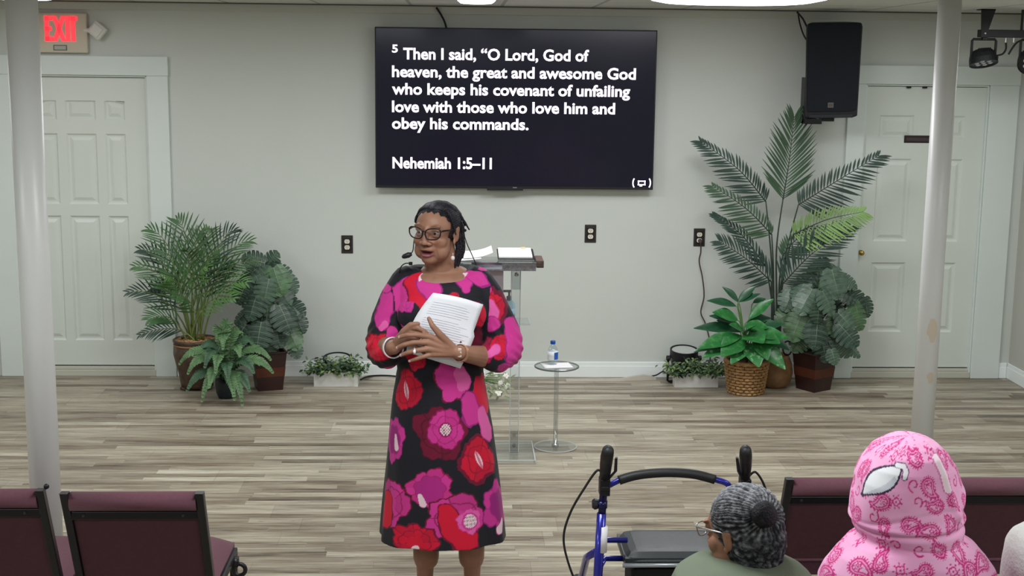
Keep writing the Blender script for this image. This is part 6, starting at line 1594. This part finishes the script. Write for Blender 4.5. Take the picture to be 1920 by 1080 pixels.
def grey_person():
    Y = 3.02; c = P(1390, 996, Y); seat = P(1398, 1082, Y - .08)
    root = thing('person', 'seated grey haired person with a small bun, silver glasses and olive top', 'person', (seat.x, seat.y, 0))
    h = Head(c, (-.66, .75), math.radians(-12), math.radians(0), .90)
    b = MB(); h.shapes(b)
    b.caps(h.w(0, -.03, -.05), Vector((seat.x, Y - .04, seat.z - .07)), .050, .056, 18); seated_core(b, (seat.x, Y - .08, 0), (-.15, 1), seat.z - .035, .45, .85, .12)
    body = organic(b, 'body', M_skin, root, .0032, 5); a = coords(body); a, L = h.sculpt(a); set_coords(body, a); put_tint(body, skin_tint(L, (144, 102, 80), a=a, seed=4.0))
    eyes(h, root); glasses(h, root, mat('silver_spectacle_frame', (176, 176, 178), .25, metal=.8), M_lens, .0018, .025, .019)
    hm = vmat('salt_pepper_hair', .65, bump=.8, bscale=220, spec=.25)
    g = MB(); h.e(g, (0, -.026, .034), (.0855, .106, .096), None, 40, 26); h.e(g, (0, -.040, -.012), (.0835, .088, .100), None, 34, 22); h.e(g, (0, -.045, -.065), (.070, .066, .06), None, 24, 16)
    hair = organic(g, 'hair', hm, root, .0026, 8)
    a = coords(hair); L = h.local(a); n = np.empty(len(a) * 3, np.float32); hair.data.vertices.foreach_get('normal', n); n = n.reshape(-1, 3)
    bun = np.array((.038, -.112, .060)); rb = np.linalg.norm(L - bun, axis=1)
    w1 = vnoise(a, 22, 1); w2 = vnoise(a, 60, 7); w3 = vnoise(a, 110, 2)
    # wavy strands combed towards the bun
    ang = np.arctan2(L[:, 2] - bun[2], L[:, 0] - bun[0]); strand = np.sin(ang * 34 + 5 * w1 + 2.2 * w2) 
    curl = np.sin(a[:, 0] * 260 + a[:, 2] * 120 + 7 * w1) * np.cos(a[:, 2] * 300 - a[:, 1] * 100 + 6 * w2)
    k = sm(-L[:, 2], -.03, .05)
    bumpy = strand * (1 - k) + curl * k
    set_coords(hair, a + n * (.0017 * bumpy + .0022 * w2 + .001 * w3)[:, None])
    tone = np.clip(.30 + .28 * bumpy + .4 * w2 + .55 * w3 + .42 * sm(L[:, 2], .03, .12) - .12 * k, 0, 1)
    put_tint(hair, np.array((34, 34, 38)) * (1 - tone[:, None]) + np.array((150, 152, 158)) * tone[:, None])
    m = MB(); m.ell(h.w(*bun), (.036, .026, .030), h.R, 24, 16); m.tube([h.w(bun[0] + .026 * math.cos(q), bun[1] - .004 - .006 * math.sin(q * 2), bun[2] + .022 * math.sin(q)) for q in [2 * math.pi * i / 20 for i in range(20)]], .013, 10, closed=True)
    bn = organic(m, 'bun', hm, hair, .0025, 3); a = coords(bn); v = vnoise(a * np.array((1, 1, 2)), 70, 3); put_tint(bn, np.clip(np.array((30, 29, 34)) + np.outer(v, (22, 22, 24)), 8, 255))
    # olive top
    d = MB(); loft(d, [(1043, 1362, 1452, .07, -.02), (1048, 1336, 1476, .095, -.03), (1058, 1300, 1500, .115, -.045), (1076, 1266, 1522, .13, -.06), (1110, 1248, 1534, .14, -.07), (1200, 1245, 1536, .15, -.08), (1400, 1250, 1530, .17, -.09)], Y)
    f = Vector((-.15, 1, 0)).normalized(); s = Vector((f.y, -f.x, 0)); cc = Vector((seat.x, Y - .08, 0)); 
    for q in (-1, 1):
        sh = cc + s * q * .12 + Vector((0, 0, seat.z - .08)); el = cc + s * q * .135 + f * .10 + Vector((0, 0, seat.z - .30)); limb(d, [sh, el, el + f * .12 - s * q * .07 + Vector((0, 0, -.03))], [.066, .058, .05])
    ot = organic(d, 'top', mat('olive_cloth', (104, 114, 96), .85, var=.06, vscale=14, bump=.15, bscale=300), root, .005, 6)
    a = coords(ot); n = np.empty(len(a) * 3, np.float32); ot.data.vertices.foreach_get('normal', n); set_coords(ot, a + n.reshape(-1, 3) * (.006 * vnoise(a, 12, 3))[:, None])
    lg = MB()
    for q in (-1, 1):
        kn = cc + s * q * .11 + f * .41 + Vector((0, 0, .51)); limb(lg, [cc + s * q * .09 + Vector((0, 0, .52)), kn, kn + f * .03 - Vector((0, 0, .45))], [.10, .075, .055])
    organic(lg, 'trousers', mat('dark_trousers', (44, 46, 54), .85), root, .007, 4)
grey_person()

# ------------------------------------------------------------------ pink hood
def paisley(T, u, v, base, line, seed, sc):
    R = random.Random(seed); cell = .052 * sc
    umin, umax, vmin, vmax = u.min(), u.max(), v.min(), v.max()
    nu = int((umax - umin) / cell) + 2; nv = int((vmax - vmin) / cell) + 2
    for i in range(nu):
        for j in range(nv):
            cu = umin + (i + R.uniform(.25, .75) + .5 * (j % 2)) * cell; cv = vmin + (j + R.uniform(.3, .7)) * cell; kind = R.random(); a0 = R.uniform(0, 6.28); fl = R.choice((-1, 1)); r = cell * R.uniform(.27, .34)
            m = (np.abs(u - cu) < cell * .95) & (np.abs(v - cv) < cell * .95)
            if not m.any(): continue
            x = (u[m] - cu); y = (v[m] - cv) ; x, y = (x * math.cos(a0) + y * math.sin(a0)) * fl, -x * math.sin(a0) + y * math.cos(a0)
            t = T[m]; lw = .0018 * sc ** .5
            if kind < .62:
                d = np.hypot(x, y) - r
                for k in range(1, 9):
                    q = k / 8; ax = r * 1.75 * math.sin(q * 1.5); ay = r * 1.9 * (1 - math.cos(q * 1.35)) * 1.0; d = np.minimum(d, np.hypot(x - ax, y - ay) - r * (1 - q) ** .8)
                t[np.abs(d) < lw] = line; t[(d < -lw) & (d > -r * .3)] = base + (np.array(line) - base) * .16; t[np.abs(d + r * .34) < lw * .8] = line
                pa = np.arctan2(y, x); rr = np.hypot(x, y); t[(np.abs(rr - r * (.36 + .12 * np.cos(6 * pa))) < lw * .85)] = line; t[rr < r * .12] = line
                t[(np.abs(d - r * .22) < lw * 1.2) & (np.sin(pa * 22) > .35)] = line
            elif kind < .85:
                pa = np.arctan2(y, x); rr = np.hypot(x, y); R0 = r * .62; t[np.abs(rr - R0 * (.72 + .28 * np.abs(np.cos(2 * pa)))) < lw] = line; t[rr < R0 * .25] = line
                t[(np.abs(rr - R0 * 1.5) < lw * 1.3) & (np.sin(pa * 8) > .6)] = line
            else:
                pa = np.arctan2(y, x); rr = np.hypot(x, y); t[(np.abs(rr - r * .25 - r * .12 * (pa + 3.14)) < lw)] = line
            T[m] = t
def hooded_person():
    Y = 3.08; root_p = P(1697, 1060, Y - .02)
    root = thing('person', 'seated person in a pale pink paisley hoodie with the hood up', 'person', (root_p.x, Y - .03, 0))
    hc = P(1692, 920, Y + .01); h = Head(hc, (-.45, .89), math.radians(-8), 0, .92)
    b = MB(); h.shapes(b); shz = P(1697, 1012, Y).z
    b.caps(h.w(0, -.03, -.05), Vector((root_p.x, Y, shz - .02)), .052, .058, 16); seated_core(b, (root_p.x, Y - .02, 0), (-.05, 1), shz - .015, .45, .92, .135)
    body = organic(b, 'body', M_skin, root, .004, 4); a = coords(body); a, L = h.sculpt(a); set_coords(body, a); put_tint(body, skin_tint(L, (150, 104, 80), a=a))
    eyes(h, root)
    d = MB()
    loft(d, [(815.5, 1704, 1722, .02, -.0), (818, 1686, 1738, .055, .0), (826, 1664, 1756, .085, .0), (842, 1638, 1772, .112, .0), (866, 1619, 1785, .13, .0), (895, 1607, 1793, .137, .0), (930, 1600, 1798, .140, .0), (962, 1597, 1800, .14, -.005), (984, 1600, 1800, .135, -.012), (1000, 1612, 1796, .125, -.018), (1010, 1640, 1785, .10, -.018)], Y, .95)
    t_ = MB(); loft(t_, [(992, 1640, 1782, .09, -.02), (1000, 1618, 1802, .105, -.025), (1014, 1592, 1822, .12, -.03), (1036, 1566, 1842, .13, -.035), (1060, 1546, 1856, .135, -.035), (1085, 1534, 1864, .14, -.035), (1140, 1532, 1868, .145, -.035), (1250, 1536, 1866, .15, -.03), (1420, 1540, 1862, .16, -.03)], Y, .92)
    d.add(t_.v, t_.f)
    cc = Vector((root_p.x, Y - .02, 0)); f = Vector((-.05, 1, 0)).normalized(); s = Vector((f.y, -f.x, 0))
    for q in (-1, 1):
        sh = cc + s * q * .12 + Vector((0, 0, shz - .07)); el = cc + s * q * .135 + f * .10 + Vector((0, 0, shz - .32)); limb(d, [sh, el, el + f * .20 - s * q * .10 + Vector((0, 0, -.03))], [.068, .06, .048])
    m = vmat('pink_paisley_cloth', .7, bump=.08, bscale=500, sheen=.1, spec=.25)
    hd = organic(d, 'hoodie', m, root, .0026, 7)
    a = coords(hd); n = np.empty(len(a) * 3, np.float32); hd.data.vertices.foreach_get('normal', n); n = n.reshape(-1, 3)
    ax = np.array(P(1700, 940, Y)); zseam = P(1700, 1002, Y - .12).z
    th = np.arctan2(a[:, 0] - ax[0], -(a[:, 1] - Y)); z = a[:, 2]
    w1 = vnoise(a, 9, 2); w2 = vnoise(a, 20, 5)
    hoodm = sm(z, zseam + .0, zseam + .03)
    # seam groove at the neck, cloth folds low on the hood and down its right side
    zs_ = zseam - .004 + .008 * np.sin(th * 1.3 + .4)
    groove = -.006 * np.exp(-((z - zs_) / .006) ** 2) + .003 * np.exp(-((z - zs_ - .012) / .008) ** 2) - .0022 * np.exp(-((z - zs_ - .036 - .02 * np.sin(th * 2 + 1)) / .006) ** 2)
    fold = .006 * np.exp(-((z - P(1740, 950, Y).z - .05 * np.sin(th * 1.6 - .6)) / .016) ** 2) * sm(th, -.3, .5) + .008 * np.exp(-((th - .62 + (z - ax[2]) * 2.5) / .10) ** 2) * hoodm * sm(z, ax[2] - .05, ax[2])
    set_coords(hd, a + n * (groove + fold + .006 * w1 + .003 * w2)[:, None])
    base = np.array((240, 172, 214), float)
    T = np.tile(base, (len(a), 1)); T += np.outer(w1, (6, 14, 10))
    u = th * .155; 
    paisley(T, u, z, base, (206, 48, 130), 11, 1.0)
    # white leaf-shaped patch with a dark outline and a few loose strokes
    def lp(px, py): return px / 800, -py / 800
    xs, zz = to_px(a); xs = xs / 800; zz = -zz / 800; front = (a[:, 1] < Y + .02)
    A = np.array(lp(1618, 926)); B = np.array(lp(1690, 874)); ab = B - A; Lg = np.hypot(*ab); e1 = ab / Lg; e2 = np.array((-e1[1], e1[0]))
    X = ((xs - A[0]) * e1[0] + (zz - A[1]) * e1[1]) / Lg; Yv = ((xs - A[0]) * e2[0] + (zz - A[1]) * e2[1]) / Lg
    topc = .24 * np.sin(np.pi * np.clip(X, 0, 1)) * (1.1 - .2 * X); botc = -.24 * np.sin(np.pi * np.clip(X, 0, 1)) * (.9 + .2 * X)
    ins = (X > 0) & (X < 1) & (Yv < topc) & (Yv > botc) & front; o = .05
    out = (X > -o) & (X < 1 + o) & (Yv < topc + o) & (Yv > botc - o) & front & hoodm.astype(bool)
    T[out] = (58, 40, 70); T[ins] = (236, 238, 244); T[ins & (Yv < botc * .45) & (X < .75)] = (206, 210, 222)
    def stroke(pts, w, c, rim):
        d_ = np.full(len(a), 9.0); pts = [np.array(lp(*p)) for p in pts]
        for i in range(len(pts) - 1):
            p, q = pts[i], pts[i + 1]; pq = q - p; t2 = np.clip(((xs - p[0]) * pq[0] + (zz - p[1]) * pq[1]) / (pq @ pq), 0, 1); d_ = np.minimum(d_, np.hypot(xs - p[0] - t2 * pq[0], zz - p[1] - t2 * pq[1]))
        d_[~front] = 9; T[d_ < w + .0022] = rim; T[d_ < w] = c
    stroke([(1682, 872), (1694, 874), (1699, 884), (1696, 896)], .0055, (240, 236, 244), (96, 60, 110))
    stroke([(1752, 858), (1766, 888), (1776, 920)], .006, (250, 226, 240), (214, 110, 170))
    put_tint(hd, np.clip(T, 0, 255))
    lg = MB()
    for q in (-1, 1):
        kn = cc + s * q * .11 + f * .40 + Vector((0, 0, .51)); limb(lg, [cc + s * q * .09 + Vector((0, 0, .52)), kn, kn + f * .03 - Vector((0, 0, .45))], [.095, .07, .052])
    organic(lg, 'trousers', mat('dark_trousers', (44, 46, 54), .85), root, .007, 4)
hooded_person()

def white_person():
    Y = 3.1; c0 = P(2012, 1080, Y)
    root = thing('person', 'seated person in white at the right edge, only a shoulder in view', 'person', (c0.x, Y - .05, 0))
    shz = P(2012, 1000, Y).z + .02; hc = Vector((c0.x + .01, Y + .04, shz + .145)); h = Head(hc, (-.2, .98), math.radians(-5), 0, .92)
    b = MB(); h.shapes(b); b.caps(h.w(0, -.03, -.05), Vector((c0.x, Y, shz - .02)), .054, .06, 16); seated_core(b, (c0.x, Y - .04, 0), (0, 1), shz - .03, .45, .84, .11)
    body = organic(b, 'body', M_skin, root, .005, 4); a = coords(body); a, L = h.sculpt(a); set_coords(body, a); put_tint(body, skin_tint(L, (140, 96, 74), a=a))
    eyes(h, root)
    g = MB(); h.e(g, (0, -.024, .034), (.086, .107, .097)); h.e(g, (0, -.06, -.025), (.074, .07, .08)); hair = organic(g, 'hair', mat('dark_hair', (30, 28, 30), .6, bump=.8, bscale=120), root, .005, 4)
    d = MB(); loft(d, [(985, 1950, 2075, .08, -.03), (992, 1925, 2100, .10, -.03), (1004, 1908, 2118, .115, -.03), (1025, 1894, 2132, .125, -.03), (1055, 1886, 2140, .13, -.03), (1085, 1883, 2146, .14, -.03), (1200, 1880, 2152, .145, -.03), (1420, 1884, 2144, .16, -.03)], Y)
    cc = Vector((c0.x, Y - .04, 0)); f = Vector((0, 1, 0)); s = Vector((1, 0, 0))
    for q in (-1, 1):
        sh = cc + s * q * .105 + Vector((0, 0, shz - .08)); el = cc + s * q * .12 + f * .10 + Vector((0, 0, shz - .32)); limb(d, [sh, el, el + f * .18 - s * q * .08], [.06, .055, .046])
    o = organic(d, 'white_top', mat('white_knit', (216, 220, 216), .9, var=.05, vscale=14, bump=.4, bscale=120), root, .005, 5)
    a = coords(o); n = np.empty(len(a) * 3, np.float32); o.data.vertices.foreach_get('normal', n); set_coords(o, a + n.reshape(-1, 3) * (.007 * vnoise(a, 14, 3))[:, None])
    lg = MB()
    for q in (-1, 1):
        kn = cc + s * q * .11 + f * .40 + Vector((0, 0, .51)); limb(lg, [cc + s * q * .09 + Vector((0, 0, .52)), kn, kn + f * .03 - Vector((0, 0, .45))], [.095, .07, .052])
    organic(lg, 'trousers', mat('dark_trousers', (44, 46, 54), .85), root, .007, 4)
white_person()

# chairs under the seated people
for (nm, px, Yq) in (('burgundy chair under the grey haired person', 1318, 2.72), ('burgundy chair under the person in the pink hoodie', 1712, 2.72), ('burgundy chair under the person in white at the right edge', 2106, 2.72)):
    c_ = P(px, 1080, Yq); chair(nm, c_.x - w / 2 * .97, c_.x + w / 2 * .97, Yq, .85)
